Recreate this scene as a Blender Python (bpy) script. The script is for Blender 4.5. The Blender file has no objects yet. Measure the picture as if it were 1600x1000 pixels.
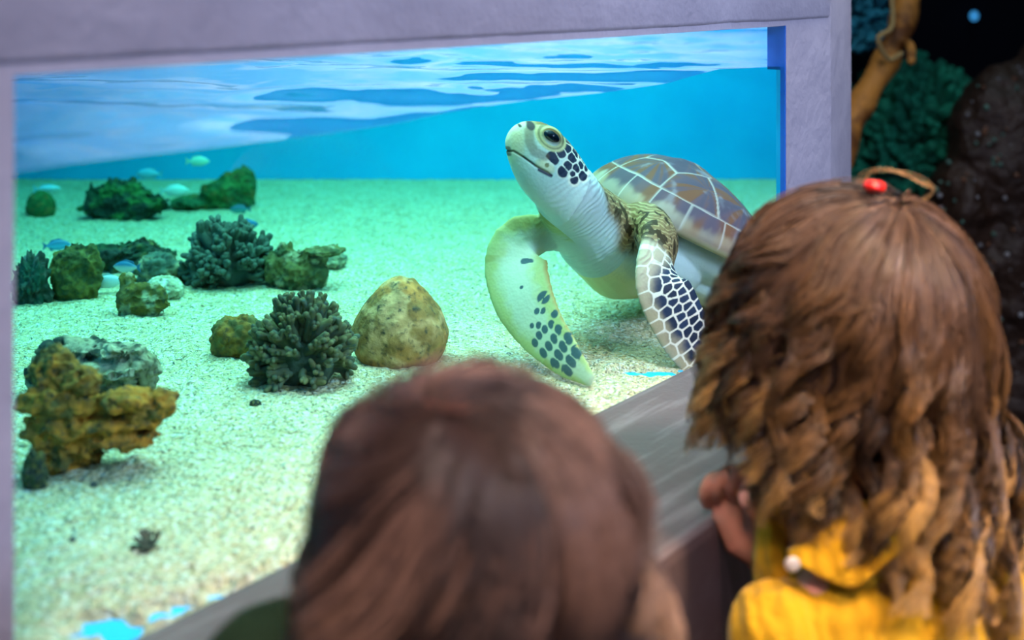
import bpy, bmesh, math, random
import numpy as np
from mathutils import Vector, Matrix

random.seed(5)
rng = np.random.default_rng(5)
scene = bpy.context.scene
C = scene.collection

# ------------------------------------------------------------------ camera
F_PX = 2000.0          # focal length in pixels of the 1600 wide frame
HOR = -30.0            # image row of the eye level
cam_d = bpy.data.cameras.new('camera')
cam = bpy.data.objects.new('camera', cam_d)
C.objects.link(cam)
scene.camera = cam
cam.location = (0, 0, 0)
cam.rotation_euler = (math.pi / 2, 0, 0)
cam_d.sensor_width = 36
cam_d.lens = 36 * F_PX / 1600
cam_d.shift_y = -(500 - HOR) / 1600
cam_d.clip_start = 0.05
cam_d.dof.use_dof = True
cam_d.dof.focus_distance = 1.62
cam_d.dof.aperture_fstop = 3.2

# ------------------------------------------------------------------ world, exposure
world = bpy.data.worlds.new('world')
scene.world = world
world.use_nodes = True
world.node_tree.nodes['Background'].inputs[0].default_value = (0.42, 0.40, 0.62, 1)
world.node_tree.nodes['Background'].inputs[1].default_value = 0.012
scene.view_settings.view_transform = 'Standard'
scene.view_settings.look = 'None'
scene.view_settings.exposure = 0.0
scene.view_settings.gamma = 1.0
scene.view_settings.use_curve_mapping = False


def area(name, loc, target, size, power, color, size_y=None, spread=None):
    d = bpy.data.lights.new(name, 'AREA')
    d.energy = power
    d.color = color
    d.shape = 'RECTANGLE'
    d.size = size
    d.size_y = size_y or size
    if spread: d.spread = math.radians(spread)
    o = bpy.data.objects.new(name, d)
    C.objects.link(o)
    o.location = loc
    v = Vector(target) - Vector(loc)
    o.rotation_euler = v.to_track_quat('-Z', 'Y').to_euler()
    return o


# tank lamps hang over the water, warm lamp over the hall; fills are added
area('tank_lamp', (0.30, 2.05, 0.62), (0.25, 2.05, -0.5), 1.1, 20, (1.0, 0.93, 0.84), 0.9, 130)
area('tank_lamp_near', (-0.38, 1.85, 0.62), (-0.36, 1.75, -0.5), 0.9, 21.0, (1.0, 0.93, 0.82), 0.9, 130)
area('tank_lamp_front', (-0.02, 1.37, 0.42), (0.15, 1.62, -0.4), 0.5, 4.5, (1.0, 0.94, 0.86), 0.12, 130)
area('tank_fill_back', (-0.1, 2.60, 0.80), (0.0, 3.0, 0.0), 1.7, 19.0, (0.92, 0.97, 1.0), 0.2, 150)  # unseen fill added to brighten the back wall and its panels
area('room_fill_soft', (0.55, -1.1, 1.4), (0.1, 1.2, -0.1), 1.2, 24.0, (0.70, 0.70, 1.0))  # unseen lavender fill added for the plaster wall
area('room_fill_right', (1.7, 0.3, 0.9), (0.35, 1.4, -0.35), 0.5, 13.0, (0.60, 0.68, 1.0), spread=80)  # added bluish fill without a visible source, lifts the wall end face
area('room_lamp_warm', (0.85, 0.35, 0.95), (0.34, 1.02, -0.38), 0.25, 3.0, (1.0, 0.72, 0.42), spread=40)
area('room_fill_front', (-0.1, -0.1, 1.1), (-0.02, 0.70, -0.3), 0.25, 2.2, (1.0, 0.76, 0.66), spread=40)  # unseen fill added for highlights on the front child's hair
area('reef_display_lamp', (1.35, 3.0, 1.2), (1.05, 3.7, -0.2), 0.5, 2.2, (0.45, 0.85, 1.0))


# ------------------------------------------------------------------ helpers
def P(px, py, d):
    """world point that stands at depth d on the sight line of a photo pixel"""
    return np.array([(px - 800.0) * d / F_PX, d, -(py - HOR) * d / F_PX])


def lerp(a, b, t): return a + (b - a) * t


def sstep(a, b, x):
    t = np.clip((x - a) / (b - a), 0, 1)
    return t * t * (3 - 2 * t)


def nrm(v):
    v = np.asarray(v, float)
    return v / (np.linalg.norm(v, axis=-1, keepdims=True) + 1e-12)


_perm = np.random.default_rng(11).random((64, 64, 64))


def vnoise(p, scale=1.0, seed=0):
    """smooth value noise, 0..1, p: (n,3)"""
    q = np.asarray(p) * scale + seed * 17.37 + 1000.0
    i = np.floor(q).astype(int)
    f = q - i
    f = f * f * (3 - 2 * f)
    i0 = i & 63
    i1 = (i + 1) & 63
    r = 0
    for dx in (0, 1):
        wx = f[:, 0] if dx else 1 - f[:, 0]
        ix = i1[:, 0] if dx else i0[:, 0]
        for dy in (0, 1):
            wy = f[:, 1] if dy else 1 - f[:, 1]
            iy = i1[:, 1] if dy else i0[:, 1]
            for dz in (0, 1):
                wz = f[:, 2] if dz else 1 - f[:, 2]
                iz = i1[:, 2] if dz else i0[:, 2]
                r = r + wx * wy * wz * _perm[ix, iy, iz]
    return r


def fbm(p, scale, octv=4, seed=0):
    a, s, t = 1.0, 0.0, 0.0
    for k in range(octv):
        s = s + a * vnoise(p, scale * 2 ** k, seed + k)
        t += a
        a *= 0.5
    return s / t


def new_mesh(name, V, Fq, smooth=True, col=None):
    """V (n,3); Fq (m,3|4) array or list of mixed polygons"""
    me = bpy.data.meshes.new(name)
    if isinstance(Fq, np.ndarray):
        n, k = Fq.shape
        me.vertices.add(len(V))
        me.vertices.foreach_set('co', np.asarray(V, np.float32).ravel())
        me.loops.add(n * k)
        me.loops.foreach_set('vertex_index', Fq.astype(np.int32).ravel())
        me.polygons.add(n)
        me.polygons.foreach_set('loop_start', np.arange(0, n * k, k, dtype=np.int32))
        me.update(calc_edges=True)
    else:
        me.from_pydata([tuple(map(float, v)) for v in V], [], [tuple(map(int, f)) for f in Fq])
    me.validate()
    if smooth:
        me.polygons.foreach_set('use_smooth', np.ones(len(me.polygons), bool))
    if col is not None:
        set_col(me, col)
    me.update()
    return me


def set_col(me, col):
    a = me.color_attributes.new('tint', 'FLOAT_COLOR', 'POINT')
    c4 = np.ones((len(me.vertices), 4), np.float32)
    c4[:, :3] = col
    a.data.foreach_set('color', c4.ravel())


def link(name, me, mat=None, parent=None):
    o = bpy.data.objects.new(name, me)
    C.objects.link(o)
    if mat: 
        me.materials.append(mat)
    if parent: o.parent = parent
    return o


def tag(o, label=None, cat=None, group=None, kind=None):
    if label: o['label'] = label
    if cat: o['category'] = cat
    if group: o['group'] = group
    if kind: o['kind'] = kind
    return o


def empty(name, loc, label=None, cat=None, group=None):
    o = bpy.data.objects.new(name, None)
    C.objects.link(o)
    o.location = tuple(map(float, loc))
    o.empty_display_size = 0.02
    return tag(o, label, cat, group)


def under(o, root):
    """parent o (made in world coordinates) to an Empty with a pure translation"""
    o.parent = root
    o.location = Vector(o.location) - root.location
    return o


class MB:
    def __init__(s): s.v = []; s.f = []; s.n = 0

    def add(s, V, Fs):
        s.v.append(np.asarray(V, float))
        s.f += [tuple(i + s.n for i in f) for f in Fs]
        s.n += len(V)

    def mesh(s, name, smooth=True):
        return new_mesh(name, np.vstack(s.v), s.f, smooth)

    def loft(s, rings, cap=True):
        """rings: list of (n,3) arrays"""
        n = len(rings[0])
        V = np.vstack(rings)
        Fs = []
        for k in range(len(rings) - 1):
            for i in range(n):
                j = (i + 1) % n
                Fs.append((k * n + i, k * n + j, (k + 1) * n + j, (k + 1) * n + i))
        if cap:
            c0 = len(V)
            V = np.vstack([V, rings[0].mean(0), rings[-1].mean(0)])
            m = (len(rings) - 1) * n
            for i in range(n):
                j = (i + 1) % n
                Fs.append((j, i, c0))
                Fs.append((m + i, m + j, c0 + 1))
        s.add(V, Fs)

    def ellipsoid(s, c, r, M=None, nu=20, nv=12):
        M = np.eye(3) if M is None else M
        rings = []
        for k in range(1, nv):
            a = math.pi * k / nv
            t = np.linspace(0, 2 * math.pi, nu, endpoint=False)
            q = np.stack([r[0] * math.sin(a) * np.cos(t), r[1] * math.sin(a) * np.sin(t), np.full(nu, r[2] * math.cos(a))], 1)
            rings.append(q @ M.T + c)
        s.loft(rings)
        s.v[-1][-2] = np.array([0, 0, r[2]]) @ M.T + c
        s.v[-1][-1] = np.array([0, 0, -r[2]]) @ M.T + c

    def tube(s, pts, rad, n=10, up=(0, 0, 1), flat=None, taper_ends=True):
        """pts (k,3); rad scalar or list of (a,b) half sizes (a along 'up' side, b across)"""
        pts = np.asarray(pts, float)
        k = len(pts)
        rr = []
        for i in range(k):
            r = rad[i] if hasattr(rad, '__len__') else rad
            rr.append(r if hasattr(r, '__len__') else (r, r))
        T = nrm(np.gradient(pts, axis=0))
        th = np.linspace(0, 2 * math.pi, n, endpoint=False)
        rings = []

        def ring(p, t, a, b, i):
            u = np.asarray(up[i] if np.ndim(up) == 2 else up, float)
            side = nrm(np.cross(t, u))
            uu = nrm(np.cross(side, t))
            return p + np.outer(np.cos(th), uu * a) + np.outer(np.sin(th), side * b)
        if taper_ends:
            a, b = rr[0]
            m = min(a, b)
            rings.append(ring(pts[0] - T[0] * m * 0.85, T[0], a * 0.45, b * 0.45, 0))
            rings.append(ring(pts[0] - T[0] * m * 0.5, T[0], a * 0.83, b * 0.83, 0))
        for i in range(k):
            rings.append(ring(pts[i], T[i], rr[i][0], rr[i][1], i))
        if taper_ends:
            a, b = rr[-1]
            m = min(a, b)
            rings.append(ring(pts[-1] + T[-1] * m * 0.5, T[-1], a * 0.83, b * 0.83, k - 1))
            rings.append(ring(pts[-1] + T[-1] * m * 0.85, T[-1], a * 0.45, b * 0.45, k - 1))
        s.loft(rings)


def spline(pts, n):
    """Catmull-Rom through rows of pts"""
    pts = np.asarray(pts, float)
    k = len(pts)
    ext = np.vstack([2 * pts[0] - pts[1], pts, 2 * pts[-1] - pts[-2]])
    out = []
    for t in np.linspace(0, k - 1, n):
        i = min(int(t), k - 2)
        f = t - i
        p0, p1, p2, p3 = ext[i], ext[i + 1], ext[i + 2], ext[i + 3]
        out.append(0.5 * ((2 * p1) + (-p0 + p2) * f + (2 * p0 - 5 * p1 + 4 * p2 - p3) * f * f + (-p0 + 3 * p1 - 3 * p2 + p3) * f ** 3))
    return np.array(out)


def keep_largest(me):
    nv = len(me.vertices)
    e = np.empty(len(me.edges) * 2, np.int32)
    me.edges.foreach_get('vertices', e)
    e = e.reshape(-1, 2)
    lab = np.arange(nv)
    for _ in range(400):
        m = np.minimum(lab[e[:, 0]], lab[e[:, 1]])
        new = lab.copy()
        np.minimum.at(new, e[:, 0], m)
        np.minimum.at(new, e[:, 1], m)
        new = new[new]
        if (new == lab).all(): break
        lab = new
    ids, cnt = np.unique(lab, return_counts=True)
    if len(ids) > 1:
        print('ISLANDS', me.name, sorted(cnt)[-4:])
        big = ids[np.argmax(cnt)]
        bm = bmesh.new(); bm.from_mesh(me)
        bm.verts.ensure_lookup_table()
        bmesh.ops.delete(bm, geom=[bm.verts[i] for i in np.where(lab != big)[0]], context='VERTS')
        bm.to_mesh(me); bm.free()


def fuse(mb, voxel, smooth=4, name='fused'):
    """one continuous surface out of overlapping closed shapes"""
    o = bpy.data.objects.new('tmp', mb.mesh('tmp'))
    C.objects.link(o)
    m = o.modifiers.new('r', 'REMESH')
    m.mode = 'VOXEL'
    m.voxel_size = voxel
    if smooth:
        s = o.modifiers.new('s', 'SMOOTH')
        s.factor = 0.5
        s.iterations = smooth
    dg = bpy.context.evaluated_depsgraph_get()
    me = bpy.data.meshes.new_from_object(o.evaluated_get(dg))
    me.name = name
    keep_largest(me)
    old = o.data
    bpy.data.objects.remove(o)
    bpy.data.meshes.remove(old)
    me.polygons.foreach_set('use_smooth', np.ones(len(me.polygons), bool))
    return me


def coords(me):
    a = np.empty(len(me.vertices) * 3, np.float32)
    me.vertices.foreach_get('co', a)
    return a.reshape(-1, 3).astype(float)


def normals(me):
    a = np.empty(len(me.vertices) * 3, np.float32)
    me.vertices.foreach_get('normal', a)
    return a.reshape(-1, 3).astype(float)


def set_coords(me, V):
    me.vertices.foreach_set('co', np.asarray(V, np.float32).ravel())
    me.update()


# ------------------------------------------------------------------ materials
def mat(name, col=(0.5, 0.5, 0.5), rough=0.6, spec=0.5, attr=False, noise=None, bump=None, sss=0, metal=0, sheen=0):
    """noise: (scale, colour2, contrast lo, hi); bump: list of (kind, scale, strength, distance)"""
    m = bpy.data.materials.new(name)
    m.use_nodes = True
    nt = m.node_tree
    b = nt.nodes['Principled BSDF']
    b.inputs['Base Color'].default_value = (*col, 1)
    b.inputs['Roughness'].default_value = rough
    b.inputs['Specular IOR Level'].default_value = spec
    b.inputs['Metallic'].default_value = metal
    if sss:
        b.inputs['Subsurface Weight'].default_value = sss
        b.inputs['Subsurface Radius'].default_value = (0.012, 0.005, 0.003)
    tc = nt.nodes.new('ShaderNodeTexCoord')
    src = None
    if attr:
        a = nt.nodes.new('ShaderNodeAttribute')
        a.attribute_name = 'tint'
        src = a.outputs['Color']
    if noise:
        nz = noise if isinstance(noise, list) else [noise]
        for (sc, c2, lo, hi) in nz:
            t = nt.nodes.new('ShaderNodeTexNoise')
            t.inputs['Scale'].default_value = sc
            t.inputs['Detail'].default_value = 5
            t.inputs['Roughness'].default_value = 0.6
            nt.links.new(tc.outputs['Object'], t.inputs['Vector'])
            r = nt.nodes.new('ShaderNodeMapRange')
            r.inputs['From Min'].default_value = lo
            r.inputs['From Max'].default_value = hi
            nt.links.new(t.outputs['Fac'], r.inputs['Value'])
            mx = nt.nodes.new('ShaderNodeMix')
            mx.data_type = 'RGBA'
            nt.links.new(r.outputs['Result'], mx.inputs['Factor'])
            if src is not None: nt.links.new(src, mx.inputs[6])
            else: mx.inputs[6].default_value = (*col, 1)
            mx.inputs[7].default_value = (*c2, 1)
            src = mx.outputs[2]
    if src is not None:
        nt.links.new(src, b.inputs['Base Color'])
    prev = None
    for (kind, sc, st, dist) in (bump or []):
        if kind == 'noise':
            t = nt.nodes.new('ShaderNodeTexNoise')
            t.inputs['Detail'].default_value = 4
            out = t.outputs['Fac']
        elif kind == 'voronoi':
            t = nt.nodes.new('ShaderNodeTexVoronoi')
            out = t.outputs['Distance']
        elif kind == 'wave':
            t = nt.nodes.new('ShaderNodeTexWave')
            t.inputs['Distortion'].default_value = 6
            t.inputs['Detail'].default_value = 2
            t.inputs['Detail Scale'].default_value = 1.5
            out = t.outputs['Fac']
        t.inputs['Scale'].default_value = sc
        nt.links.new(tc.outputs['Object'], t.inputs['Vector'])
        bp = nt.nodes.new('ShaderNodeBump')
        bp.inputs['Strength'].default_value = st
        bp.inputs['Distance'].default_value = dist
        nt.links.new(out, bp.inputs['Height'])
        if prev is not None: nt.links.new(prev, bp.inputs['Normal'])
        prev = bp.outputs['Normal']
    if prev is not None: nt.links.new(prev, b.inputs['Normal'])
    return m


M_PLASTER = mat('lavender painted plaster', (0.355, 0.35, 0.42), 0.62, 0.3, noise=(3.0, (0.29, 0.285, 0.35), 0.4, 0.62),
                bump=[('noise', 16, 0.6, 0.008), ('noise', 90, 0.35, 0.003)])
M_LEDGE = mat('ledge paint with painted sheen', (0.085, 0.060, 0.068), 0.5, 0.3, noise=(9.0, (0.16, 0.13, 0.145), 0.5, 0.72),
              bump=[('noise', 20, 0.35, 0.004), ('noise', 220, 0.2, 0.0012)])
# pale streaks along the ledge: white reflections put into the paint colour
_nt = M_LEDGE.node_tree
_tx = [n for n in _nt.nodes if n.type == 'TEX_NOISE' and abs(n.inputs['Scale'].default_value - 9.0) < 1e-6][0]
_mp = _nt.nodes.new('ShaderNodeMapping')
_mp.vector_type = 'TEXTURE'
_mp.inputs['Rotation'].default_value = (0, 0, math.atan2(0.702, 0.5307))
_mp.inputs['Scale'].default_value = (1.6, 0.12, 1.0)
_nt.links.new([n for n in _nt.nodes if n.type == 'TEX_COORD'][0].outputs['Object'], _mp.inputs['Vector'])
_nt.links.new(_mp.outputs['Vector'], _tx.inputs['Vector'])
M_TANKWALL = mat('tank blue paint', (0.012, 0.46, 0.95), 0.5, 0.3, noise=(4.0, (0.006, 0.40, 0.88), 0.35, 0.65))
M_BLUETRIM = mat('deep blue edge', (0.010, 0.11, 0.55), 0.35)
M_DARKROOM = mat('dark hall paint', (0.05, 0.048, 0.06), 0.8)
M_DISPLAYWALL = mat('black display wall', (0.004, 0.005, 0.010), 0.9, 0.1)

# ------------------------------------------------------------------ plan of the tank
K = 1.3
PL = np.array([-0.2454, 0.631]) * K          # left end of the window, plan
PR = np.array([0.2853, 1.333]) * K           # right end
U = (PR - PL) / np.linalg.norm(PR - PL)      # along the glass
N = np.array([-U[1], U[0]])                  # into the tank
LW = float(np.linalg.norm(PR - PL))
Z_TOP, Z_BOT, Z_WATER = -0.0467 * K, -0.3567 * K, -0.090 * K
D_BACK = 2.32 * K
Z_SAND = -310 * D_BACK / F_PX
Z_FLOOR = -1.15


def st(s, t, z=0.0):
    p = PL + U * s + N * t
    return np.array([p[0], p[1], z])


def prism(name, plan, z0, z1, m, smooth=False, bevel=0.0):
    n = len(plan)
    V = [(p[0], p[1], z0) for p in plan] + [(p[0], p[1], z1) for p in plan]
    Fs = [tuple(range(n - 1, -1, -1)), tuple(range(n, 2 * n))]
    for i in range(n):
        j = (i + 1) % n
        Fs.append((i, j, n + j, n + i))
    me = new_mesh(name, V, Fs, smooth)
    bm = bmesh.new(); bm.from_mesh(me)
    bmesh.ops.recalc_face_normals(bm, faces=bm.faces)
    if bevel:
        bmesh.ops.bevel(bm, geom=list(bm.edges), offset=bevel, segments=3, affect='EDGES', profile=0.5)
    bm.to_mesh(me); bm.free()
    return link(name, me, m)


def struct(o): o['kind'] = 'structure'; return o


# front wall: one solid with an opening, with the rounded pillar end at the right
W = np.array([498 * 1.424 / 2000, 1.424]) * K
W2 = P(1330, 0, 2.06)[:2]
W3 = W2 + np.array([-0.02, 0.30])
TH = 0.03                                    # thickness round the opening
sW = float(np.dot(W - PL, U))


def wall_front():
    mb = MB()
    def box(s0, s1, t0, t1, z0, z1):
        V = [st(s, t, z) for z in (z0, z1) for (s, t) in ((s0, t0), (s1, t0), (s1, t1), (s0, t1))]
        mb.add(V, [(3, 2, 1, 0), (4, 5, 6, 7), (0, 1, 5, 4), (1, 2, 6, 5), (2, 3, 7, 6), (3, 0, 4, 7)])
    box(-1.4, 0, 0, 0.05, Z_FLOOR, 1.2)
    box(0, LW, 0, 0.05, Z_TOP, 1.2)
    box(0, LW, 0, 0.006, Z_FLOOR, Z_BOT - 0.0012)
    V = [(*p, z) for z in (Z_FLOOR, 1.2) for p in (PR, W, W2, W3, PR + U * 0.08 + N * 0.006)]
    mb.add(V, [(4, 3, 2, 1, 0), (5, 6, 7, 8, 9)] + [(i, (i + 1) % 5, 5 + (i + 1) % 5, 5 + i) for i in range(5)])
    me = mb.mesh('wall_front', False)
    bm = bmesh.new(); bm.from_mesh(me)
    bmesh.ops.recalc_face_normals(bm, faces=bm.faces)
    bm.to_mesh(me); bm.free()
    return link('wall_front', me, M_PLASTER)


struct(wall_front())
# upper plaster skim: a slightly thicker coat that ends in an irregular seam above the window
ns = 260
ss = np.linspace(-0.3, sW - 0.01, ns)
zs = -0.0395 * K + 0.0018 * (fbm(np.stack([ss * 9, ss * 0, ss * 0], 1), 1, 4, 3) - 0.5) * 2
Vv, Ff = [], []
for i in range(ns):
    for (t, z) in ((0.004, zs[i] - 0.004), (-0.0015, zs[i] - 0.001), (-0.0035, zs[i] + 0.003), (-0.0035, 0.5), (0.004, 0.5)):
        Vv.append(st(ss[i], t, z))
for i in range(ns - 1):
    for k in range(4):
        Ff.append((i * 5 + k, (i + 1) * 5 + k, (i + 1) * 5 + k + 1, i * 5 + k + 1))
struct(link('trim_1', new_mesh('trim_1', Vv, Ff), M_PLASTER))

# the deep ledge in front of the window, its body going down to the floor
LC = np.array([0.135, 0.844]) * K
LA = LC - U * 1.5
ledge_plan = [LA, LC, W + np.array([0.0, -0.002]), PR + N * 0.0056, PL + N * 0.0056 - U * 0.75]
def ledge():
    n = len(ledge_plan)
    levels = [(Z_FLOOR, 0.10), (Z_BOT - 0.03, 0.004), (Z_BOT - 0.009, 0.0), (Z_BOT - 0.0025, -0.0015), (Z_BOT, -0.006)]
    V = []
    for z, off in levels:
        for i, p in enumerate(ledge_plan):
            q = np.array(p, float)
            if i == 0: q = q - N * off * 0.3
            if i == 1: q = q + np.array([0.35, -0.10]) * off if off > 0 else q + (N * -off + np.array([-1, 0.3]) * -off * 0.6)
            V.append((q[0], q[1], z))
    Fs = [tuple(range(n - 1, -1, -1)), tuple(range(4 * n, 5 * n))]
    for k in range(4):
        for i in range(n):
            j = (i + 1) % n
            Fs.append((k * n + i, k * n + j, (k + 1) * n + j, (k + 1) * n + i))
    me = new_mesh('trim_2', V, Fs, False)
    bm = bmesh.new(); bm.from_mesh(me)
    bmesh.ops.recalc_face_normals(bm, faces=bm.faces)
    bm.to_mesh(me); bm.free()
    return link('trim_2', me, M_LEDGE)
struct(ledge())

# tank shell
TA, TB = PL - U * 0.12, PR + U * 0.075
BR, BL = np.array([0.72, D_BACK]), np.array([-1.5, D_BACK])
Z_TF = Z_SAND - 0.0105                       # painted tank floor under the sand
def slab(name, a, b, off, z0, z1, m):
    d = nrm(b - a); q = np.array([-d[1], d[0]]) * off
    return struct(prism(name, [a, b, b + q, a + q], z0, z1, m))
slab('wall_back', BR + [0.05, 0], BL - [0.05, 0], -0.05, Z_TF - 0.05, 1.2, M_TANKWALL)
M_PALEBLUE = mat('pale blue reflection panel', (0.25, 0.58, 0.95), 0.5, 0.3, noise=(3.0, (0.62, 0.76, 0.95), 0.4, 0.65))  # for an unseen panel added so the ripples mirror pale blue
def wall_panel(name, xz, m):
    y0, y1, n = D_BACK - 0.003, D_BACK - 0.0005, len(xz)
    V = [(x, y0, z) for x, z in xz] + [(x, y1, z) for x, z in xz]
    return struct(link(name, new_mesh(name, V, [tuple(range(n)), tuple(range(2 * n - 1, n - 1, -1))] + [(i, n + i, n + (i + 1) % n, (i + 1) % n) for i in range(n)], False), m))
XL, XR = BL[0] + 0.03, BR[0] - 0.03
wall_panel('reflect_panel_pale', [(XL, Z_WATER + 0.006), (XR, Z_WATER + 0.006), (XR, 0.15), (0.10, 0.12), (-0.25, 0.17), (-0.60, 0.40), (-0.80, 0.88), (XL, 0.88)], M_PALEBLUE)  # added panel, outline shaped for its mirror image in the water
M_DEEP = mat('deep blue reflection panel', (0.006, 0.07, 0.36), 0.5, 0.3)  # for an unseen panel added so tilted ripples mirror dark blue
wall_panel('reflect_panel_deep', [(XR, 0.15), (XR, 0.88), (-0.80, 0.88), (-0.60, 0.40), (-0.25, 0.17), (0.10, 0.12)], M_DEEP)
slab('trim_8', TB + N * 0.05 + U * 0.053, BR + [0.053, 0.06], -0.01, Z_TF - 0.05, 1.2, M_DARKROOM)
slab('wall_left', BL, TA + N * 0.05, -0.05, Z_TF - 0.05, 1.2, M_TANKWALL)
slab('wall_right', TB + N * 0.05, BR, -0.05, Z_TF - 0.05, 1.2, M_TANKWALL)
struct(prism('floor', [TA + N * 0.052, TB + N * 0.052, BR, BL], Z_TF - 0.05, Z_TF, M_TANKWALL))
# narrow strip of tank floor right behind the pane
struct(prism('trim_3', [TA + N * 0.0061, TB + N * 0.0061, TB + N * 0.052, TA + N * 0.052], Z_TF - 0.05, Z_TF, M_TANKWALL))
M_TANKCEIL = mat('white tank hood', (0.75, 0.78, 0.85), 0.7)
struct(prism('ceiling', [TA, TB, BR, BL], 0.9, 0.95, M_TANKCEIL))
# blue edge at the right end of the opening above the water
struct(prism('trim_4', [st(LW - 0.0, 0.008)[:2], st(LW - 0.0, 0.0275)[:2], st(LW + 0.012, 0.0275)[:2], st(LW + 0.012, 0.008)[:2]], Z_WATER - 0.004, Z_TOP + 0.01, M_BLUETRIM))
struct(prism('trim_5', [st(LW - 0.0018, 0.0002)[:2], st(LW - 0.0018, 0.0075)[:2], st(LW + 0.001, 0.0075)[:2], st(LW + 0.001, 0.0002)[:2]], Z_BOT, Z_TOP, M_BLUETRIM))

# hall floor and walls behind the camera
M_HALLFLOOR = mat('dark hall floor', (0.06, 0.055, 0.06), 0.5, noise=(5, (0.045, 0.04, 0.045), 0.4, 0.6))
struct(prism('floor_hall', [(-2.2, -2.2), (3.0, -2.2), (3.0, 4.6), (-2.2, 4.6)], Z_FLOOR - 0.05, Z_FLOOR, M_HALLFLOOR))


# ------------------------------------------------------------------ acrylic pane
def m_glass():
    m = bpy.data.materials.new('clear acrylic')
    m.use_nodes = True
    nt = m.node_tree
    nt.nodes.clear()
    o = nt.nodes.new('ShaderNodeOutputMaterial')
    t = nt.nodes.new('ShaderNodeBsdfTransparent')
    t.inputs[0].default_value = (0.985, 0.995, 1, 1)
    g = nt.nodes.new('ShaderNodeBsdfGlossy')
    g.inputs['Roughness'].default_value = 0.03
    f = nt.nodes.new('ShaderNodeFresnel')
    f.inputs['IOR'].default_value = 1.25
    ge = nt.nodes.new('ShaderNodeNewGeometry')
    ma = nt.nodes.new('ShaderNodeMath')
    ma.operation = 'SUBTRACT'
    ma.use_clamp = True
    mx = nt.nodes.new('ShaderNodeMixShader')
    nt.links.new(f.outputs[0], ma.inputs[0])
    nt.links.new(ge.outputs['Backfacing'], ma.inputs[1])   # only the outer face of the sheet mirrors
    nt.links.new(ma.outputs[0], mx.inputs[0])
    nt.links.new(t.outputs[0], mx.inputs[1])
    nt.links.new(g.outputs[0], mx.inputs[2])
    nt.links.new(mx.outputs[0], o.inputs[0])
    return m


pane = prism('window_1', [st(0.0005, 0.001)[:2], st(LW - 0.002, 0.001)[:2], st(LW - 0.002, 0.006)[:2], st(0.0005, 0.006)[:2]], Z_BOT + 0.0005, Z_TOP - 0.0005, m_glass())
struct(pane)

# ------------------------------------------------------------------ water
wl = [(0, 274), (22, 272), (40, 270), (120, 257), (300, 237), (430, 222), (560, 206), (640, 192), (700, 179), (770, 166), (850, 156), (950, 146), (1050, 131), (1090, 119), (1130, 108), (1180, 106), (1228, 104)]
def px_on_glass(s):
    p = PL + U * s
    return 800 + F_PX * p[0] / p[1], p[1]
wl_s = np.linspace(-0.12, LW + 0.08, 120)
wl_z = []
for s in wl_s:
    x, d = px_on_glass(s)
    y = np.interp(x, [a for a, b in wl], [b for a, b in wl])
    if x < 0 or x > 1228: wl_z.append(None)
    else: wl_z.append(-(y - HOR) * d / F_PX - Z_WATER)
first = next(v for v in wl_z if v is not None)
wl_z = [v if v is not None else (first if i < 60 else 0.0) for i, v in enumerate(wl_z)]


def water_z(X, Y):
    q = np.stack([X - PL[0], Y - PL[1]], 1)
    s, t = q @ U, q @ N
    edge = np.interp(s, wl_s, wl_z)
    w = np.exp(-np.maximum(t, 0) / 0.10)
    a = nrm(np.array([0.35, 1.0]))
    ph = X * a[0] + Y * a[1]
    p3 = np.stack([X, Y, X * 0], 1)
    warp = fbm(p3, 2.3, 3, 2) * 1.1
    z = 0.0030 * np.sin((ph + warp * 0.35) * 2 * math.pi / 0.27)
    w1 = np.stack([X * 11.0 - Y * 1.5, Y * 6.5 + X * 2.0, X * 0], 1)
    w2 = np.stack([X * 26.0 + Y * 4, Y * 15.0, X * 0], 1)
    w3 = np.stack([X * 4.0, Y * 4.0, X * 0], 1)
    calm = 0.35 + 0.65 * sstep(0.35, 0.62, fbm(w3, 1.0, 2, 31))
    z += calm * ((0.014 + 0.013 * sstep(0.0, 0.35, X)) * (fbm(w1, 1.0, 2, 9) - 0.5) + 0.0032 * (fbm(w2, 1.0, 2, 21) - 0.5))
    return Z_WATER + edge * w + z * sstep(0.0, 0.09, t)


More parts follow.
